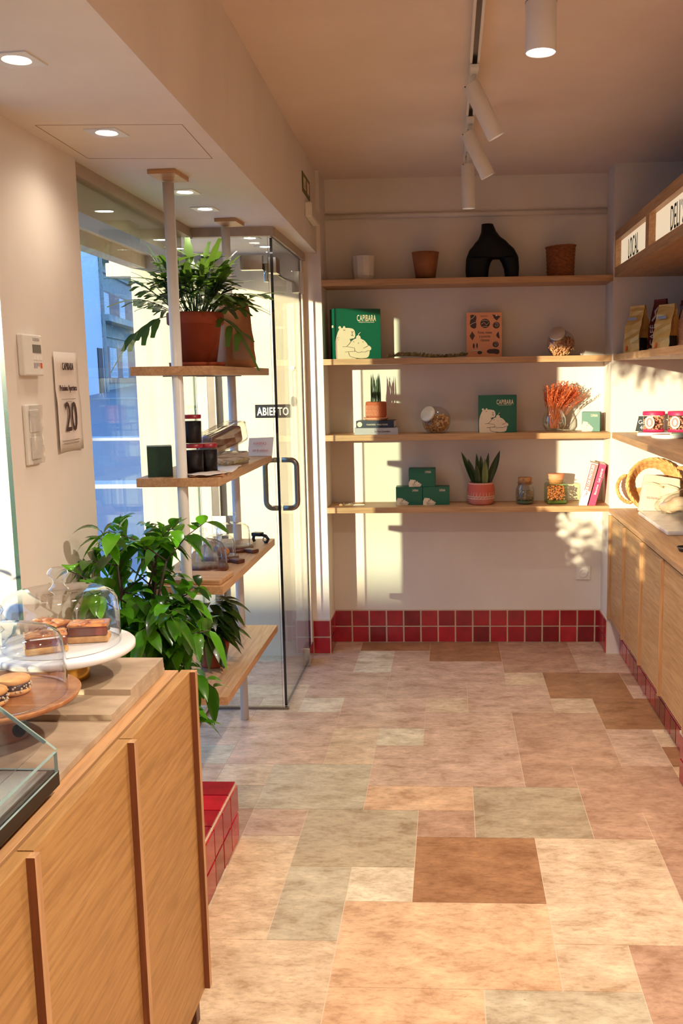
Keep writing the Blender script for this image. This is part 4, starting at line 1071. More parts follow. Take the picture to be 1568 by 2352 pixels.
# lower right shelf
zs = 1.240
o_ = bm_new(); box(o_, -.13, .25, -.11, .11, 0, .016, 0, .003); t_ = obj('serving_board', o_, M['marble'], loc=(1.225, 2.30, zs)); t_.rotation_euler = (0, 0, R(-14)); tag(t_, 'white marble board on the lower right shelf under the tins', 'board')
t_ = thing('price_card', 'small black price card with white handwriting beside the pink tins', 'sign', (1.115, 2.335, zs+.0165), R(-10))
bm = bm_new(); prism(bm, [(-.03, 0), (.05, 0), (.05, .078), (-.014, .078)], 0, .004); bmesh.ops.transform(bm, matrix=FRONT @ Matrix.Rotation(R(-10), 4, 'X'), verts=bm.verts); obj('card', bm, M['black'], t_)
text('handwriting', 'Gom', .03, M['white_paper'], t_, (.012, -.0085, .038), sx=.9)
text('price', '4€', .028, M['white_paper'], t_, (.008, -.0065, .010), sx=.9)
candy = two('pink_candy', (222, 110, 88), (246, 200, 150), 70, .5)
def tin(label, x, y, rz):
    t_ = thing('sweet_tub', label, 'tub', (x, y, zs+.0165), R(rz), 'pink lidded sweet tubs')
    bm = bm_new(); lathe(bm, [(0, .002), (.054, .002), (.054, .014)], 36); obj('base_band', bm, M['pink'], t_)
    bm = bm_new(); lathe(bm, [(.0535, .014), (.0535, .085)], 36); obj('clear_wall', bm, M['glass'], t_)
    bm = bm_new(); lathe(bm, [(.056, .085), (.056, .102), (.053, .105), (0, .105)], 36); obj('lid', bm, M['pink'], t_)
    bm = bm_new(); prism(bm, ell(0, 0, .026, .032), 0, .0012, 0); prism(bm, ell(0, 0, .018, .023), .0006, .0018, 1); prism(bm, ell(0, 0, .009, .016), .0012, .0024, 0)
    bmesh.ops.transform(bm, matrix=Matrix.Translation((-.03, -.047, .05)) @ Matrix.Rotation(R(-32), 4, 'Z') @ FRONT, verts=bm.verts); obj('oval_label', bm, [M['cream_print'], M['rose']], t_)
    bm = bm_new(); chunks(bm, 190, lambda q: (lambda r, a, h: (r*math.cos(a), r*math.sin(a), h))(.049*math.sqrt(q.random()), q.uniform(0, 6.3), q.uniform(.012, .078)), grain(.0075), int(x*100))
    o = obj('pink_sweets', bm, candy, loc=(x, y, zs+.0165)); tag(o, 'pink sweets inside the '+('left' if x < 1.2 else 'right')+'-hand tub', 'sweets', kind='stuff')
tin('left-hand pink lidded tub of sweets on the marble board', 1.165, 2.275, 0)
tin('right-hand pink lidded tub of sweets on the marble board', 1.285, 2.245, 0)
t_ = thing('cake_slice_board', 'round white board near the front of the lower right shelf', 'board', (1.19, 2.05, zs))
bm = bm_new(); lathe(bm, [(0, 0), (.08, 0), (.083, .006), (.08, .016), (0, .016)], 40); obj('board', bm, M['marble'], t_)
o_ = bm_new(); box(o_, -.07, .07, -.05, .05, 0, .006, 0, .001); t_ = obj('notebook', o_, plain('sage_cover', (150, 172, 146), .6), loc=(1.27, 2.03, zs+.0165)); t_.rotation_euler = (0, 0, R(-20)); tag(t_, 'sage green notebook lying on the round white board', 'notebook')
# on the worktop
zw = .824
def ring_pts(r, n=40, ph=0): return [(r*math.cos(2*PI*i/n+ph), r*math.sin(2*PI*i/n+ph), 0) for i in range(n)]
t_ = thing('seagrass_basket', 'round braided seagrass basket with handles propped behind the flour bags', 'basket', (1.235, 2.41, zw))
t_.rotation_euler = (R(70), R(-8), 0)
def braid(bm, pts, r, closed=True):
    n = len(pts)
    for ph in (0, 2.1, 4.2):
        q = []
        for i, p in enumerate(pts):
            p = Vector(p); a = Vector(pts[(i-1) % n]); b = Vector(pts[(i+1) % n]); d = (b-a).normalized(); u_ = d.orthogonal().normalized() if abs(d.z) > .9 else d.cross(Vector((0, 0, 1))).normalized(); w_ = d.cross(u_)
            q.append(p+r*.75*(math.cos(i*1.1+ph)*u_+math.sin(i*1.1+ph)*w_))
        tube(bm, q, r*.75, 7, closed=closed)
bm = bm_new()
for k in range(9):
    rr = .135-.004*k; braid(bm, [(rr*math.cos(2*PI*i/60), +.145+rr*math.sin(2*PI*i/60), -.010*k) for i in range(60)], .0055)
lathe(bm, [(.135, 0), (.1, -.085), (0, -.085)], 40, c=(0, .145, 0))
obj('bowl', bm, M['seagrass'], t_)
bm = bm_new(); braid(bm, [(.142*math.cos(2*PI*i/60), +.145+.142*math.sin(2*PI*i/60), .006) for i in range(60)], .008); obj('rim', bm, M['seagrass'], t_)
for s_ in (-1, 1):
    bm = bm_new(); braid(bm, [(s_*(.135+.062*math.sin(PI*i/24)), +.145+.075*math.cos(PI*i/24), .004) for i in range(25)], .0075, closed=False); obj('handle', bm, M['seagrass'], t_)
def cloth_bag(label, x, y, rz, w, h, seed, lean, txt=None):
    t_ = thing('flour_bag', label, 'bag', (x, y, zw), 0, 'cream cloth flour bags'); t_.rotation_euler = (R(lean), R(6), R(rz))
    bm = bag_bm(w, .07, h, .03, n=12, seed=seed, bulge=.3); q = random.Random(seed)
    bmesh.ops.subdivide_edges(bm, edges=bm.edges, cuts=1, use_grid_fill=True)
    for v in bm.verts:
        f = v.co.z/h
        if f > .72: v.co.y -= .035*(f-.72)/.28; v.co.z -= .02*(f-.72)
        v.co += Vector((q.uniform(-.0025, .0025), q.uniform(-.0035, .0035), 0))
    for f in bm.faces: f.smooth = True
    o = obj('sack', bm, M['linen'], t_); md = o.modifiers.new('s', 'SUBSURF'); md.levels = 1; md.render_levels = 1
    bm = bm_new(); tube(bm, [(-w*.42, -.055, h*.74), (-.01, -.062, h*.76), (w*.3, -.058, h*.72), (w*.45, -.03, h*.68)], .006, 8); obj('tie_fold', bm, M['linen'], t_)
    if txt: text('stamp', txt, .017, M['rose'], t_, (0.0, -.056, h*.35), sx=1.0)
cloth_bag('front cream cloth flour bag with faint pink lettering', 1.175, 2.375, -8, .125, .205, 3, -6, 'FLOURS')
cloth_bag('cream cloth flour bag tucked behind the front one', 1.265, 2.36, -24, .12, .195, 5, -4)
t_ = obj('pastry_board', (lambda b: (box(b, -.15, .25, -.33, .33, 0, .02, 0, .006), b)[1])(bm_new()), M['marble_grey'], loc=(1.25, 1.965, zw)); tag(t_, 'pale grey marble board lying on the right worktop', 'board')
t_ = thing('wrapped_loaf', 'clear plastic wrapped bread on the grey marble board', 'bread', (1.262, 2.17, zw+.021), R(-32))
t_.rotation_euler = (0, R(-16), R(-32))
bm = bm_new(); q = random.Random(6); v_ = ball(bm, (.03, 0, .045), .06, 0, 3, (1.75, .72, .62))
for v in v_: v.co += Vector((0, 0, .006*math.sin(v.co.x*70)))
obj('loaf', bm, two('pale_loaf', (214, 170, 132), (232, 200, 166), 14, .8), t_)
bm = bm_new(); q = random.Random(2); v_ = ball(bm, (.04, 0, .056), .08, 0, 3, (1.75, .74, .70))
for v in v_:
    w_ = math.sin(v.co.x*95+v.co.z*40)*math.cos(v.co.y*80+v.co.x*30)
    v.co += Vector((q.uniform(-.003, .003), .007*w_, .006*w_+q.uniform(-.003, .003)))
for f in bm.faces: f.smooth = False
obj('wrapper', bm, M['film'], t_)
t_ = thing('small_dish', 'small dark steel dish on the worktop at the right edge', 'dish', (1.09, 1.255, zw))
bm = bm_new(); lathe(bm, [(0, 0), (.024, 0), (.036, .018), (.034, .018), (.022, .004), (0, .004)], 32); obj('bowl', bm, M['dark_steel'], t_)
bm = bm_new(); tube(bm, [(.036*math.cos(2*PI*k/32), .036*math.sin(2*PI*k/32), .018) for k in range(32)], .0016, 6, closed=True); obj('rim', bm, M['steel'], t_)

# ------------------------------------------------------------------ pole shelf by the window
ps = thing('pole_shelf', 'floor-to-ceiling white pole shelf with four oak boards by the window', 'shelf unit', (0, 0, 0))
PX1, PY1, PX2, PY2 = -.80, .578, -.83, 1.505
for x, y, z0_ in ((PX1, PY1, .2), (PX2, PY2, 0)):
    bm = bm_new(); cyl(bm, (x, y, z0_ if z0_ == 0 else 0), (x, y, ZS-.02), .0185, 28); obj('pole', bm, M['white_metal'], ps)
for x, y, rz in ((-.784, .53, 3), (-.80, 1.455, 3)):
    bm = bm_new(); box(bm, -.045, .045, -.07, .07, ZS-.015, ZS-.0005, 0, .001)
    bmesh.ops.transform(bm, matrix=Matrix.Translation((x, y, 0)) @ Matrix.Rotation(R(-rz), 4, 'Z'), verts=bm.verts); obj('ceiling_plate', bm, M['oak_x'], ps)
SHZ = (1.597, 1.218, .840, .440)
for zz in SHZ:
    bm = bm_new(); box(bm, -.953, -.668, .553, 1.53, zz-.03, zz, 0, .0012); obj('board', bm, M['oak_y'], ps)
    bm = bm_new()
    for yy in (.75, 1.2): box(bm, -.90, -.72, yy-.01, yy+.01, zz-.034, zz-.03)
    if zz > 1.5: obj('bracket', bm, M['steel'], ps)
    else: bm.free()

# fern on the top board
t_ = thing('potted_fern', 'blue star fern in a large terracotta pot on top board', 'plant', (-.805, .86, SHZ[0]))
bm = bm_new(); lathe(bm, [(0, 0), (.085, 0), (.1, .004), (.102, .017), (.096, .017), (.09, .006), (0, .006)], 44); obj('saucer', bm, M['terracotta_dark'], t_)
bm = bm_new(); lathe(bm, [(0, .007), (.070, .007), (.092, .150), (.098, .152), (.1025, .156), (.103, .192), (.1, .196), (.092, .195), (.088, .175), (0, .172)], 48); obj('pot', bm, M['terracotta_dark'], t_)
bm = bm_new(); lathe(bm, [(0, .176), (.089, .176)], 24); obj('potting_soil', bm, M['soil'], t_)
def frond(bm, base, heading, rise, ln, q, lobes=4, size=1.0, hang=.6):
    pts = []; d = Vector((math.cos(heading), math.sin(heading), rise)).normalized()
    for i in range(9):
        f = i/8; pts.append(base+d*ln*f+Vector((0, 0, -hang*ln*f*f)))
    n0 = set(bm.faces); tube(bm, pts[:7], .0016, 5); paint(bm, [f for f in bm.faces if f not in n0], (.35,)*3)
    tint = q.uniform(.0, .75)
    tip = pts[5]; dd = (pts[8]-pts[5]).normalized(); up = Vector((0, 0, 1))
    side = dd.cross(up); side = side.normalized() if side.length > .01 else Vector((1, 0, 0))
    finger = lambda f: max(.04, min(1, f*5))*(1-.75*max(0, f-.35)**1.1)*(1+.10*math.sin(f*14))
    leaf_blade(bm, tip, dd, .115*size*q.uniform(.85, 1.2), .0118*size, tint, q, droop=.25, n=8, fold=.15, shape=finger)
    for k in range(lobes):
        p = pts[3]+(pts[6]-pts[3])*(k/max(1, lobes-1)*.95)
        for s_ in (-1, 1):
            if q.random() < .12: continue
            ld = (dd*.5+side*s_*q.uniform(.65, 1.05)+up*q.uniform(-.15, .25)).normalized()
            leaf_blade(bm, p, ld, .085*size*q.uniform(.7, 1.2)*(1-.12*abs(k-1)), (.0125-.003*max(0, size-1))*size, tint+q.uniform(-.1, .1), q, droop=.3, n=7, fold=.15, shape=finger)
bm = bm_new(); q = random.Random(21)
for k in range(64):
    a = q.uniform(0, 2*PI); r0 = q.uniform(0, .06); up_ = q.random()
    frond(bm, Vector((r0*math.cos(a), r0*math.sin(a), .175)), a+q.uniform(-.4, .4), .6+3.0*up_, q.uniform(.17, .27)+.09*up_, q, q.choice([2, 3, 3, 4]), q.uniform(.8, 1.25), q.uniform(.05, .5))
frond(bm, Vector((-.04, -.02, .18)), PI*1.05, .25, .24, q, 3, 1.3, .75)
frond(bm, Vector((-.05, .0, .18)), PI*.97, .7, .27, q, 4, 1.3, .3)
frond(bm, Vector((-.05, -.03, .18)), PI*1.1, 1.2, .30, q, 4, 1.2, .3)
frond(bm, Vector((.04, .01, .18)), .08, .45, .29, q, 4, 1.25, .05)
frond(bm, Vector((.04, -.01, .18)), -.3, .25, .19, q, 3, 1.15, .9)
frond(bm, Vector((.03, .0, .18)), .3, 4, .28, q, 2, 1.4, .0)
frond(bm, Vector((.0, -.02, .18)), 2.0, 5, .30, q, 2, 1.4, .0)
frond(bm, Vector((.03, -.02, .18)), .6, 2.2, .26, q, 3, 1.3, .1)
obj('fronds', bm, M['fern'], t_, recalc=False)
# kraft bag behind the fern
t_ = thing('paper_bag', 'brown kraft paper bag standing behind the fern pot', 'bag', (-.735, 1.19, SHZ[0]), R(40))
obj('bag', bag_bm(.125, .10, .285, .012, seed=5, bulge=.05), M['kraft'], t_)
bm = bm_new(); box(bm, -.045, .035, -.062, -.058, .03, .13); obj('clear_window', bm, M['film'], t_)
# second board: box, jars, wrapped loaf, papers, sprig, card
zz = SHZ[1]
t_ = thing('gift_carton', 'dark green carton standing left of the front pole', 'box', (-.895, .640, zz), R(18), 'green printed cartons')
bm = bm_new(); box(bm, -.042, .042, -.04, .04, 0, .106, 0, .001); obj('carton', bm, M['green_dark'], t_)
bm = bm_new(); tube(bm, [(-.02, -.0405, .02), (.0, -.0405, .035), (.02, -.0405, .06)], .0012, 5); obj('printed_line', bm, M['green_box'], t_)
def jam(label, x, y, z0_, r, h):
    t_ = thing('jam_jar', label, 'jar', (x, y, z0_), 0, 'dark jam jars on the pole shelf')
    bm = bm_new(); lathe(bm, [(0, .003), (r-.004, .003), (r-.003, h*.78), (0, h*.78)], 32); obj('jam', bm, plain('dark_jam', (12, 5, 7), .5, spec=.2), t_)
    bm = bm_new(); lathe(bm, [(0, 0), (r-.003, 0), (r, .006), (r, h*.78), (r*.86, h*.86), (r*.86, h*.9)], 32); obj('glass_body', bm, M['thin'], t_)
    bm = bm_new(); lathe(bm, [(r*.92, h*.87), (r*.94, h*.995), (r*.9, h), (0, h)], 32); obj('lid', bm, M['red'], t_, label='red lid')
jam('upper dark jam jar with red lid, stacked on another', -.795, .712, zz+.108, .036, .102)
jam('lower dark jam jar of the stack behind the front pole', -.795, .712, zz, .038, .107)
jam('dark jam jar on its own beside the stacked jars', -.755, .765, zz, .036, .105)
t_ = thing('wrapped_loaf', 'brown loaf cake in clear film on the second board', 'bread', (-.79, 1.10, zz+.062), R(62)); t_.rotation_euler = (0, R(-12), R(70))
bm = bm_new(); box(bm, -.11, .11, -.04, .04, 0, .066, 0, .01); obj('loaf', bm, two('dark_loaf', (112, 66, 40), (142, 90, 56), 20, .7), t_)
bm = bm_new(); q = random.Random(8); box(bm, -.125, .14, -.048, .048, -.004, .078, 0, .012); bmesh.ops.subdivide_edges(bm, edges=bm.edges, cuts=2, use_grid_fill=True)
for v in bm.verts: v.co += Vector((q.uniform(-.006, .006), q.uniform(-.005, .005), q.uniform(-.003, .005)))
obj('wrapper', bm, M['film'], t_)
t_ = thing('foil_packet', 'crumpled silver packet under the wrapped loaf', 'packet', (-.79, 1.07, zz), R(60))
bm = bm_new(); q = random.Random(9); box(bm, -.10, .12, -.045, .045, 0, .045, 0, .008); bmesh.ops.subdivide_edges(bm, edges=bm.edges, cuts=2, use_grid_fill=True)
for v in bm.verts:
    v.co += Vector((q.uniform(-.006, .006), q.uniform(-.006, .006), q.uniform(-.006, .004))); v.co.z = max(0, v.co.z)
obj('packet', bm, plain('crumpled_foil', (206, 196, 184), .35, .3), t_)
o = obj('dried_sprig', sprig_bm(.30, 46, .02, .0018, 5, 1.2), M['twig'], loc=(-.735, .93, zz+.006), rot=(0, 0, R(68)), recalc=False); tag(o, 'dark dried sprig lying in front of the silver packet', 'sprig')
def sheet(name, label, x, y, z0_, w, d, rz, mat, cat='paper', seed=1):
    bm = bm_new(); q = random.Random(seed); g = [[bm.verts.new((-w/2+w*i/6, -d/2+d*j/6, .0012+.004*q.random()*(1 if (i in (0, 6) or j in (0, 6)) else .3))) for j in range(7)] for i in range(7)]
    for i in range(6):
        for j in range(6): bm.faces.new((g[i][j], g[i+1][j], g[i+1][j+1], g[i][j+1])).smooth = True
    o = obj(name, bm, mat, loc=(x, y, z0_), rot=(0, 0, R(rz))); md = o.modifiers.new('s', 'SOLIDIFY'); md.thickness = .001; tag(o, label, cat)
sheet('paper_bag', 'flat brown paper bag lying near the front pole', -.745, .67, zz, .12, .20, 20, M['kraft'], 'bag', 2)
sheet('paper_sheet', 'pale paper sheet lying at the corner of the second board', -.725, .635, zz+.006, .10, .14, -25, M['paper'], 'paper', 3)
sheet('paper_sheet', 'white paper sheet lying under the dark dried sprig', -.715, .86, zz, .085, .30, 6, M['white_paper'], 'paper', 4)
t_ = thing('table_card', 'white card standing at the far end of second board', 'card', (-.709, 1.47, zz), R(-6))
bm = bm_new(); prism(bm, [(-.055, 0), (.055, 0), (.062, .082), (-.05, .078)], 0, .0015); bmesh.ops.transform(bm, matrix=FRONT @ Matrix.Rotation(R(-8), 4, 'X'), verts=bm.verts); obj('card', bm, M['white_paper'], t_)
for s_, zq in (('CAPIBARA', .05), ('cookies & tea', .02)):
    bm = text_bm(s_, .016, .0003, .8); bmesh.ops.transform(bm, matrix=Matrix.Translation((.004, -.003-zq*.13+.0095+(-.0085), zq)) @ FRONT @ Matrix.Diagonal((-1, 1, 1, 1)), verts=bm.verts); obj('printed_line', bm, M['rose'], t_)
# third board: serving boards, cloches
zz = SHZ[2]
o_ = bm_new(); box(o_, -.125, .125, -.08, .08, 0, .018, 0, .003); o = obj('serving_board', o_, M['oak_x'], loc=(-.80, .655, zz)); o.rotation_euler = (0, 0, R(-4)); tag(o, 'thick oak board at the near end of the third board', 'board')
def dome_prof(r, h): return [(r, 0), (r+.002, .003), (r, .006), (r, h*.62), (r*.94, h*.82), (r*.72, h*.95), (r*.35, h), (0, h)]
def knob_prof(z0_, s): return [(0, z0_), (.012*s, z0_), (.009*s, z0_+.008*s), (.008*s, z0_+.016*s), (.014*s, z0_+.026*s), (.016*s, z0_+.034*s), (.012*s, z0_+.042*s), (0, z0_+.044*s)]
o_ = bm_new(); lathe(o_, [(0, 0), (.088, 0), (.09, .006), (.088, .016), (0, .016)], 44); o = obj('serving_board', o_, M['walnut'], loc=(-.805, .835, zz)); tag(o, 'round walnut board under the ribbed cloche', 'board')
bm = bm_new(); n = 44
prof = [(.082, 0), (.082, .03), (.078, .06), (.066, .085), (.042, .1), (.012, .106)]
rings = []
for r0, z0_ in prof:
    rings.append([bm.verts.new(((r0+(.0028 if k % 2 else -.0028)*min(1, r0/.05))*math.cos(2*PI*k/n), (r0+(.0028 if k % 2 else -.0028)*min(1, r0/.05))*math.sin(2*PI*k/n), z0_)) for k in range(n)])
for a, b in zip(rings, rings[1:]):
    for k in range(n): bm.faces.new((a[k], a[(k+1) % n], b[(k+1) % n], b[k]))
bm.faces.new(rings[-1])
t_ = thing('ribbed_cloche', 'ribbed glass cloche on the walnut board by the ficus', 'cloche', (-.805, .835, zz+.0165)); obj('dome', bm, glass('ribbed_glass', (.84, .83, .82), .12, 4), t_)
bm = bm_new(); lathe(bm, knob_prof(.105, .9), 20); obj('knob', bm, M['dome'], t_)
def shelf_dome(label, x, y, r, h, board):
    t0 = thing('cake_board', 'dark round wooden cake board with handle, '+board, 'board', (x, y, zz), R(-35))
    bm = bm_new(); lathe(bm, [(0, 0), (r+.012, 0), (r+.014, .008), (r+.012, .016), (0, .016)], 44); obj('disc', bm, M['walnut'], t0)
    bm = bm_new(); box(bm, r+.008, r+.065, -.018, .018, .001, .016, 0, .003); obj('handle', bm, M['walnut'], t0)
    t_ = thing('cake_dome', label, 'cloche', (x, y, zz+.0165), 0, 'glass cake domes')
    bm = bm_new(); lathe(bm, dome_prof(r, h), 48); obj('dome', bm, M['dome'], t_)
    bm = bm_new(); lathe(bm, knob_prof(h, 1), 24); obj('knob', bm, M['dome'], t_)
shelf_dome('middle glass cake dome on the third board of the pole shelf', -.795, 1.03, .062, .085, 'under the middle dome')
shelf_dome('farthest glass cake dome on the third board', -.79, 1.25, .07, .10, 'under the farthest dome')
o_ = bm_new(); ball(o_, (0, 0, .022), .022, 0, 2, (1.3, 1, .95)); o = obj('bread_roll', o_, two('bun_crust', (176, 110, 58), (206, 146, 90), 20, .7), loc=(-.775, 1.0, zz+.017)); tag(o, 'small bread roll under the middle glass dome', 'bread')
t_ = thing('tape_dispenser', 'small black tape dispenser at far end of third board', 'dispenser', (-.712, 1.42, zz), R(-20))
bm = bm_new(); box(bm, -.035, .012, -.016, .016, .03, .046, 0, .003); tube(bm, [(-.03, 0, .032), (-.034, 0, .016), (-.028, 0, .004)], .007, 10); tube(bm, [(.008, 0, .036), (.03, 0, .032), (.042, 0, .018), (.034, 0, .006), (.024, 0, .004)], .007, 10); obj('body', bm, M['black'], t_)
bm = bm_new(); tube(bm, [(.026+.011*math.cos(2*PI*k/20), 0, .0155+.011*math.sin(2*PI*k/20)) for k in range(20)], .003, 8, closed=True); obj('tape_roll', bm, M['chrome'], t_)
# bottom board: pothos
t_ = thing('potted_pothos', 'trailing plant in small terracotta pot on the bottom board', 'plant', (-.812, .93, SHZ[3]))
bm = bm_new(); lathe(bm, [(0, 0), (.048, 0), (.052, .006), (.048, .012), (.066, .09), (.07, .115), (.064, .115), (.06, .1), (0, .1)], 40); obj('pot', bm, M['terracotta_dark'], t_)
bm = bm_new(); q = random.Random(31)
for k in range(95):
    a = q.uniform(-2.6, .9) if k % 3 else q.uniform(0, 2*PI); p = Vector((.06*math.cos(a)*q.random(), .06*math.sin(a)*q.random(), .10+q.uniform(0, .16)))
    leaf_blade(bm, p, Vector((math.cos(a), math.sin(a), q.uniform(-.2, .9))), q.uniform(.07, .12), q.uniform(.018, .028), q.uniform(0, .8)**2, q, droop=q.uniform(.4, 1.1), n=6)
for v in bm.verts: v.co.z = max(v.co.z, .012); v.co.y = max(v.co.y, -.33)
obj('foliage', bm, M['pothos'], t_, recalc=False)

# ------------------------------------------------------------------ ficus on the tiled platform
t_ = thing('potted_ficus', 'large glossy ficus growing between the left counter and the window', 'plant', (-.86, .25, .2035))
bm = bm_new(); lathe(bm, [(0, 0), (.10, 0), (.13, .2), (.125, .2), (.1, .03), (0, .18)], 40); obj('pot', bm, M['cream_ceramic'], t_)
bm = bm_new(); q = random.Random(17); tips = []
for k in range(5):
    a = q.uniform(0, 6.3); pts = [Vector((.02*math.cos(a), .02*math.sin(a), .17))]
    for i in range(1, 7):
        f = i/6; pts.append(Vector((.02*math.cos(a)+(.05+.03*k)*f*f*math.cos(a+.5*f), .02*math.sin(a)+.05*f*f*math.sin(a), .17+.62*f+q.uniform(-.01, .01))))
    tube(bm, pts, .009, 8, taper=.35); tips.append(pts)
br = []
for pts in tips:
    for j in range(15):
        p = pts[q.choice([2, 3, 3, 4, 4, 5, 6])]; a = q.uniform(0, 6.3); e = q.uniform(-.3, .8)
        d = Vector((math.cos(a)*(1.25 if math.cos(a) < 0 else .85), math.sin(a)*.8, e)).normalized(); L_ = q.uniform(.10, .24)*(1 if math.cos(a) < .2 else .8)
        b3 = [p, p+d*L_*.5+Vector((0, 0, .015)), p+d*L_]
        tube(bm, b3, .0028, 5, taper=.4); br.append(b3)
for b3 in ([Vector((-.02, -.05, .66)), Vector((-.04, -.22, .76)), Vector((-.055, -.40, .84))], [Vector((-.02, -.05, .62)), Vector((-.03, -.20, .70)), Vector((-.03, -.34, .77))], [Vector((-.02, -.03, .55)), Vector((-.05, -.14, .60)), Vector((-.06, -.24, .66))], [Vector((.03, 0, .70)), Vector((.07, 0, .82)), Vector((.09, 0, .90))],
           [Vector((.05, -.02, .5)), Vector((.16, -.05, .56)), Vector((.24, -.06, .58))], [Vector((.05, .02, .45)), Vector((.15, .03, .42)), Vector((.22, .03, .36))], [Vector((.05, 0, .4)), Vector((.13, -.02, .34)), Vector((.17, -.02, .26))]):
    tube(bm, b3, .003, 5, taper=.4); br.append(b3)
obj('branches', bm, plain('ficus_bark', (58, 44, 36), .8), t_)
bm = bm_new()
for b3 in br:
    n = 9
    for j in range(n):
        f = .25+.8*j/n; p = b3[0].lerp(b3[1], min(1, f*2)) if f < .5 else b3[1].lerp(b3[2], min(1, f*2-1))
        ax = (b3[2]-b3[0]).normalized(); a = q.uniform(0, 6.3); o1 = ax.orthogonal().normalized(); o2 = ax.cross(o1)
        d = (ax*.5+(o1*math.cos(a)+o2*math.sin(a))*.9+Vector((0, 0, -.1))).normalized()
        if q.random() < .6: d = (d+Vector((0, -.3, 0))).normalized()
        hi = max(0, (p.z-.5)/.4); tint = q.random()**2.2*.5+(.25+.4*hi if q.random() < .28 else 0)  # some leaves tinted lime, stronger higher up: highlights put into the colour
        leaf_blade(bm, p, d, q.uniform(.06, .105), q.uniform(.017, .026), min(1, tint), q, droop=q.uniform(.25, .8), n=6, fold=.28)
for v in bm.verts:                       # nothing grows into the wall or through the glass
    v.co.x = max(v.co.x, -.125+.01*math.sin(v.co.z*90))
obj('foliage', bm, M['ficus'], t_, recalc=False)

# ------------------------------------------------------------------ left counter
ZK = .886
def counter_cab(y1, label, last=False):
    t_ = thing('counter_cabinet', label, 'cabinet', (-.478, y1, 0), beam_rot*.2, 'oak counter cabinets on the left')
    L_ = .42
    bm = bm_new(); box(bm, -.50, -.026, -L_+.001, -.001, .10, ZK-.027); obj('carcass', bm, M['veneer'], t_)
    bm = bm_new(); box(bm, -.024, -.0, -L_+.002, -.001, .095, ZK); d_ = obj('door', bm, M['veneer'], t_)
    bm = bm_new()
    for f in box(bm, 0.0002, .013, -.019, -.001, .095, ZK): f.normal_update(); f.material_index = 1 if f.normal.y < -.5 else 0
    obj('edge_pull', bm, [M['oak_z'], M['batten']], d_)  # side towards the viewer gets a darker wood colour that stands for shade
    bm = bm_new(); box(bm, -.45, -.06, -L_+.001, -.075, 0, .10); obj('plinth', bm, M['walnut'], t_)
    bm = bm_new(); box(bm, -.075, -.02, -.03, -.001, 0, .095); obj('foot', bm, M['walnut'], t_)
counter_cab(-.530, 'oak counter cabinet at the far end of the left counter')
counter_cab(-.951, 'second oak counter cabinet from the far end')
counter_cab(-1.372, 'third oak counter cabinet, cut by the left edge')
bm = bm_new(); box(bm, -.985, -.509, -1.85, -.530, ZK-.026, ZK-.001, 0, .001); o = obj('worktop', bm, M['oak_y']); tag(o, 'long oak counter top running behind the left cabinet doors', 'worktop')
trav = two('travertine_slab', (158, 134, 108), (190, 166, 138), 7, .55, (1, 2, 1), .06)
def slab(y0, y1, z0_, label, x1):
    bm = bm_new(); q = random.Random(int(y1*100)+7)
    n = 22; pts = [(x1-.002*q.random(), y0+(y1-y0)*i/n) for i in range(n+1)]
    ring = [(-.985, y0)]+[( -.985+(x1+.985)*i/12, y0+.0025*q.random()) for i in range(1, 12)]+pts+[(-.985, y1)]
    prism(bm, ring, z0_, z0_+.0118)
    o = obj('stone_slab', bm, trav); tag(o, label, 'stone slab', 'stepped travertine slabs on the counter')
slab(-1.85, -.55, ZK, 'lowest travertine slab, longest of the three steps', -.534)
slab(-.89, -.552, ZK+.012, 'middle travertine slab of the three steps', -.5345)
slab(-.775, -.553, ZK+.024, 'topmost travertine slab under the marble cake stand', -.535)
# marble cake stand with brass stem
ZA = ZK+.036
cx_, cy_ = -.705, -.70
t_ = thing('cake_stand', 'white marble cake stand on a thick brass stem', 'cake stand', (cx_, cy_, ZA))
bm = bm_new(); lathe(bm, [(0, 0), (.053, 0), (.053, .002), (.0525, .058), (0, .058)], 40); obj('stem', bm, M['brass'], t_)
bm = bm_new(); lathe(bm, [(0, .058), (.145, .058), (.15, .062), (.15, .071), (.147, .074), (.0, .074)], 64); obj('plate', bm, M['marble'], t_)
ZP = ZA+.0745
t_ = thing('cake_dome', 'tall glass dome with faceted knob over the marble stand', 'cloche', (cx_, cy_, ZP), 0, 'glass cake domes')
def big_dome(r, h, s, t_):
    bm = bm_new(); lathe(bm, [(r-.003, .001), (r, 0), (r+.001, .004), (r, h*.55), (r*.975, h*.78), (r*.9, h*.9), (r*.76, h*.955), (r*.4, h*.99), (0, h)], 64); obj('dome', bm, M['dome'], t_)
    bm = bm_new(); lathe(bm, [(0, h-.002), (.022*s, h), (.016*s, h+.006*s), (.011*s, h+.014*s), (.011*s, h+.02*s), (.018*s, h+.028*s), (.023*s, h+.036*s), (.021*s, h+.042*s), (.013*s, h+.049*s), (0, h+.051*s)], facets=16); obj('knob', bm, M['dome'], t_)
big_dome(.121, .120, .95, t_)
caramel = plain('caramel', (112, 42, 22), .12, coat=1, var=.2); crust = two('shortbread', (206, 150, 92), (226, 176, 118), 60, .8); almond = two('almond_top', (176, 96, 48), (226, 160, 96), 30, .3, coat=.6)
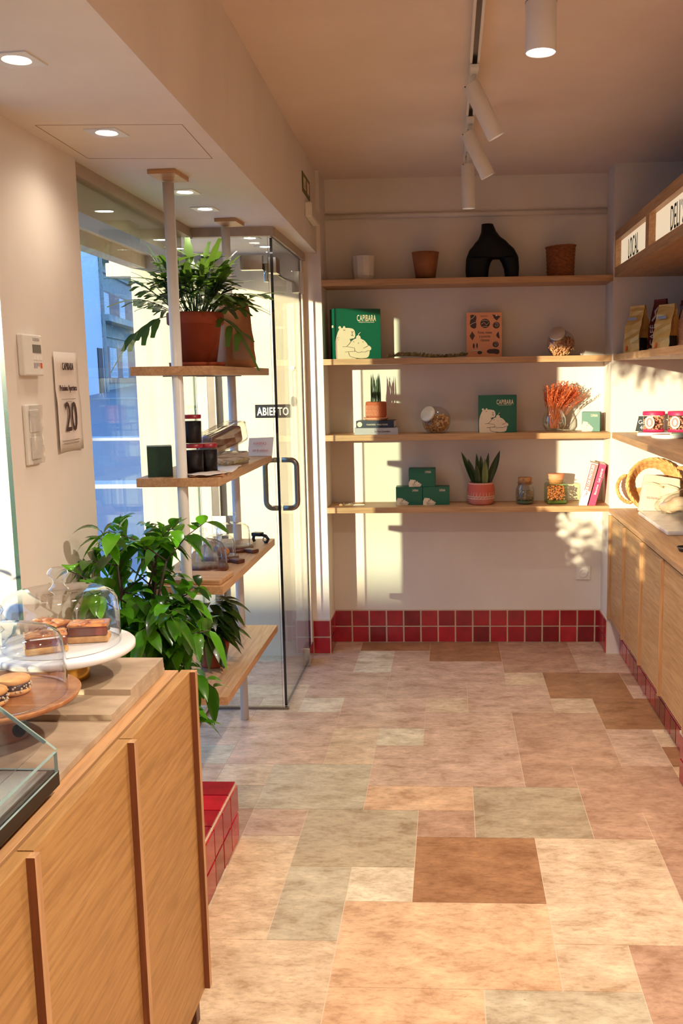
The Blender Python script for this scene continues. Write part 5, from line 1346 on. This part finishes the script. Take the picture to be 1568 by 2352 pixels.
def cake_bar(label, x, y, rz):
    t_ = thing('caramel_bar', label, 'pastry', (x, y, ZP), R(rz), 'caramel bars on the marble stand')
    bm = bm_new(); box(bm, -.042, .042, -.024, .024, 0, .014, 0, .003); obj('biscuit_base', bm, crust, t_)
    bm = bm_new(); box(bm, -.041, .041, -.023, .023, .014, .035, 0, .004); obj('caramel_layer', bm, caramel, t_)
    bm = bm_new(); q = random.Random(int(abs(x)*1e4)); box(bm, -.042, .042, -.024, .024, .034, .041, 0, .003)
    for k in range(16): ball(bm, (q.uniform(-.034, .034), q.uniform(-.018, .018), .041), q.uniform(.006, .011), 0, 1, (1.3, 1, .35))
    obj('almond_topping', bm, almond, t_)
cake_bar('front left caramel bar under the tall dome', cx_-.012, cy_-.052, 28)
cake_bar('right-hand caramel bar under the tall dome', cx_+.048, cy_+.030, 12)
cake_bar('rear left caramel bar under the tall dome', cx_-.042, cy_+.040, -20)
# wooden cake stand with dome and cookies
wx, wy = -.715, -.975
ZB = ZK+.0125
t_ = thing('cake_stand', 'round wooden cake stand on a short wooden foot', 'cake stand', (wx, wy, ZB))
bm = bm_new(); lathe(bm, [(0, 0), (.05, 0), (.048, .01), (.03, .022), (.028, .05), (.04, .063), (0, .063)], 40); obj('foot', bm, M['acacia'], t_)
bm = bm_new(); lathe(bm, [(0, .063), (.12, .063), (.143, .072), (.148, .082), (.146, .083), (.138, .078), (0, .077)], 64); obj('plate', bm, M['acacia'], t_)
ZQ = ZB+.0785
t_ = thing('cake_dome', 'low glass dome over the wooden stand at left edge', 'cloche', (wx, wy, ZQ), 0, 'glass cake domes'); big_dome(.124, .125, 1, t_)
cookie_m = two('cookie_crumb', (214, 150, 88), (232, 178, 112), 40, .8, bmp=.1); coco = two('coconut_rim', (196, 176, 150), (232, 216, 190), 90, .9)
def cookie(label, x, y, z0_, rz):
    t_ = thing('sandwich_cookie', label, 'cookie', (x, y, z0_), R(rz), 'sandwich cookies on the wooden stand')
    for k, zq in enumerate((0, .019)):
        bm = bm_new(); lathe(bm, [(0, zq), (.027, zq), (.0305, zq+.004), (.030, zq+.009), (.026, zq+.0115), (0, zq+.012)], 40); obj('biscuit', bm, cookie_m, t_)
    bm = bm_new(); lathe(bm, [(.0285, .010), (.0295, .0155), (.0285, .021), (0, .021)], 36); obj('dark_filling', bm, plain('fruit_filling', (58, 30, 40), .4), t_)
    bm = bm_new(); q = random.Random(int(abs(x*1e4)))
    for k in range(46):
        a = q.uniform(0, 6.3); ball(bm, (.0302*math.cos(a), .0302*math.sin(a), q.uniform(.007, .018)), q.uniform(.0016, .003), 0, 1)
    obj('coconut_flakes', bm, coco, t_)
cookie('sandwich cookie farther back on the wooden stand', wx+.022, wy+.022, ZQ, 0)
cookie('sandwich cookie nearer the front of the wooden stand', wx+.01, wy-.045, ZQ, 0)
# glass display case
t_ = thing('display_case', 'countertop glass display case with black base at lower left', 'display case', (0, 0, ZK+.0125))
yA, yB2 = -1.18, -1.82
CASE_EDGE = plain('case_glass_edge', (150, 172, 162), .15, coat=.5)
prof = [(-.520, .026), (-.520, .060), (-.534, .072), (-.70, .205), (-.90, .205), (-.90, .026)]
def gl(name, pts):
    bm = bm_new(); vs = [bm.verts.new(p) for p in pts]; bm.faces.new(vs); o = obj(name, bm, [M['thin'], CASE_EDGE], t_); md = o.modifiers.new('s', 'SOLIDIFY'); md.thickness = .006; md.offset = -1; md.material_offset_rim = 1
gl('end_pane', [(x, yA, z_) for x, z_ in prof])
gl('front_pane', [(-.52, yA-.007, .026), (-.52, yB2, .026), (-.52, yB2, .060), (-.52, yA-.007, .060)])
gl('sloped_pane', [(-.534, yA-.007, .072), (-.534, yB2, .072), (-.70, yB2, .205), (-.70, yA-.007, .205)])
gl('top_pane', [(-.702, yA-.007, .205), (-.702, yB2, .205), (-.90, yB2, .205), (-.90, yA-.007, .205)])
bm = bm_new(); box(bm, -.90, -.516, yB2, yA+.002, 0, .026, 0, .002); obj('base', bm, plain('case_base', (26, 20, 18), .35), t_)
bm = bm_new(); box(bm, -.89, -.53, yB2+.01, yA-.012, .0262, .029); obj('tray', bm, plain('steel_tray', (170, 170, 168), .25, .8), t_)
bm = bm_new(); cyl(bm, (-.578, yA+.0, .092), (-.578, yA+.02, .092), .011, 20); obj('knob', bm, M['black'], t_)

# ------------------------------------------------------------------ outside
gsl = .031
def ground(x, y): return -.12+max(0, y-3)*gsl
bm = bm_new()
vs = [(-80, -80, -.12), (-1.58, -80, -.12), (-1.58, 3, -.12), (-80, 3, -.12)]; bm.faces.new([bm.verts.new(v) for v in vs])
vs = [(-80, 3, -.12), (40, 3, -.12), (40, 140, ground(0, 140)), (-80, 140, ground(0, 140))]; bm.faces.new([bm.verts.new(v) for v in vs])
o = obj('street', bm, M['asphalt']); tag(o, 'street and roadway outside the shop window', 'street'); o['kind'] = 'structure'
bm = bm_new()
for y0_, y1_ in ((-8, 5.0),): box(bm, -4.2, -1.59, y0_, y1_, -.119, -.02)
o = obj('pavement', bm, M['pavement']); tag(o, 'pavement strip just outside the shop', 'pavement'); o['kind'] = 'structure'
for yy, w, l in ((10, .5, 'nearest pale kerb line across the roadway'), (17, .6, 'second pale kerb line across the roadway'), (34, 1.2, 'farthest pale kerb line across the roadway')):
    bm = bm_new(); box(bm, -14, 6, yy, yy+w, ground(0, yy)-.02, ground(0, yy)+.06); o = obj('kerb', bm, M['pavement']); tag(o, l, 'kerb', 'kerbs across the road')
# facing buildings, in shade
bd = thing('town_house', 'grey and brick two-storey house across the street', 'building', (-16.5, 41.5, 1.0), R(98))
def part(name, mat, boxes):
    bm = bm_new()
    for b_ in boxes: box(bm, *b_)
    return obj(name, bm, mat, bd)
part('wall', M['stucco'], [(0, 22, 0, 8, 0, 12)])
part('brick_panel', M['brick'], [(.1, 21.9, -.06, 0, 3.75, 5.0), (.1, 21.9, -.06, 0, .5, 2.3), (.1, 21.9, -.06, 0, 6.7, 11)])
part('cornice', M['stucco'], [(0, 22, -.6, 0, 6.35, 6.65), (0, 22, -.7, 0, 3.4, 3.7), (0, 22, -.14, 0, 5.85, 5.98), (0, 22, -.1, 0, 2.75, 2.85)])
for x, z_, w_, hh in ((1.7, 3.8, 1.35, 1.1), (5.6, 3.8, 1.35, 1.1), (9.5, 3.8, 1.35, 1.1), (2.6, .75, 1.6, 1.5), (5.6, .75, 1.4, 1.5), (9.5, .75, 1.5, 1.5), (1.6, 6.9, 1.1, 1.8)):
    wn = part('window', M['shutter'], [(x, x+w_, -.10, -.06, z_, z_+hh)])
    bm = bm_new()
    for k in range(4):
        for m_ in range(5): box(bm, x+.10+k*(w_-.2)/4, x+.04+(k+1)*(w_-.2)/4, -.105, -.10, z_+.1+m_*(hh-.2)/5, z_+.04+(m_+1)*(hh-.2)/5)
    obj('pane', bm, plain('blue_pane', (150, 160, 176), .3), bd).parent = wn
part('doorway', M['dark_void'], [(1.1, 1.9, -.1, -.06, 0, 2.2)])
b2_ = thing('white_building', 'tall white building at the left of the street view', 'building', (-16.5, 41.5, .8), R(98))
bm = bm_new(); box(bm, -18, -.05, -.35, 8, 0, 16); obj('wall', bm, M['white_stucco'], b2_)
bm = bm_new(); box(bm, -1.3, -.4, -.4, -.35, 0, 2.3); obj('doorway', bm, M['dark_void'], b2_)
bm = bm_new(); box(bm, -.02, .1, -.5, -.38, 0, 16); obj('drainpipe', bm, M['stucco'], b2_)
# unseen masses added to block the sun: a long low wall and a tall block
bm = bm_new(); box(bm, -60, -9, -26, -25.4, -.12, 3.35); box(bm, -60.05, -8.95, -26.1, -25.3, 3.35, 3.5); o = obj('sun_block_wall', bm, M['stucco']); tag(o, 'long wall added out of view to cut off the low sun', 'wall')
bk_ = thing('street_shade_block', 'tall block added out of view to shade the street', 'building', (-95, -40, -.12))
bm = bm_new(); box(bm, -60, 55, 0, 12, 0, 38); obj('wall', bm, M['stucco'], bk_)
bm = bm_new()
for i in range(12):
    for j in range(9): box(bm, -54+i*9, -51+i*9, 11.9, 12.1, 2+j*4, 4+j*4)
obj('windows', bm, M['shutter'], bk_)
# planting outside the nearer window whose leaves dapple the back wall
pl = thing('window_planter', 'leafy planter standing outside the nearer shop window', 'plant', (-1.34, -1.24, -.02))
bm = bm_new(); box(bm, -.16, .16, -.33, .33, 0, .86, 0, .01); obj('trough', bm, M['terracotta'], pl)
bm = bm_new(); q = random.Random(44)
for k in range(240):
    p = Vector((q.uniform(-.16, .16), q.uniform(-.34, .30), .82+.34*q.random()))
    leaf_blade(bm, p, Vector((q.uniform(-1, 1), q.uniform(-1, 1), q.uniform(-.5, .8))), q.uniform(.06, .1), .022, q.uniform(0, .6), q, n=5)
obj('foliage', bm, M['ficus'], pl, recalc=False)
dup(pl, (-1.34, -2.02, -.02), 0, 'unseen leafy planter added behind the viewer to keep sun off the counter')  # second planter, out of view, added to block sun from the counter
hp_ = thing('hanging_plant', 'trailing plant hanging in the nearer shop window', 'plant', (-.86, -1.15, 2.02))
bm = bm_new(); lathe(bm, [(0, 0), (.07, 0), (.09, .1), (.085, .1), (.06, .02), (0, .02)], 32); obj('pot', bm, M['cream_ceramic'], hp_)
bm = bm_new()
for k in range(3): tube(bm, [(.088*math.cos(k*2.1), .088*math.sin(k*2.1), .1), (0, 0, ZS-2.02)], .0015, 5)
obj('cord', bm, M['grout'], hp_)
bm = bm_new(); q = random.Random(45)
for k in range(26):
    a = q.uniform(0, 6.3); frond(bm, Vector((.06*math.cos(a), .06*math.sin(a), .09)), a, q.uniform(.0, 1), q.uniform(.16, .3), q, 3, 1.0, q.uniform(.9, 1.5))
obj('fronds', bm, M['fern'], hp_, recalc=False)
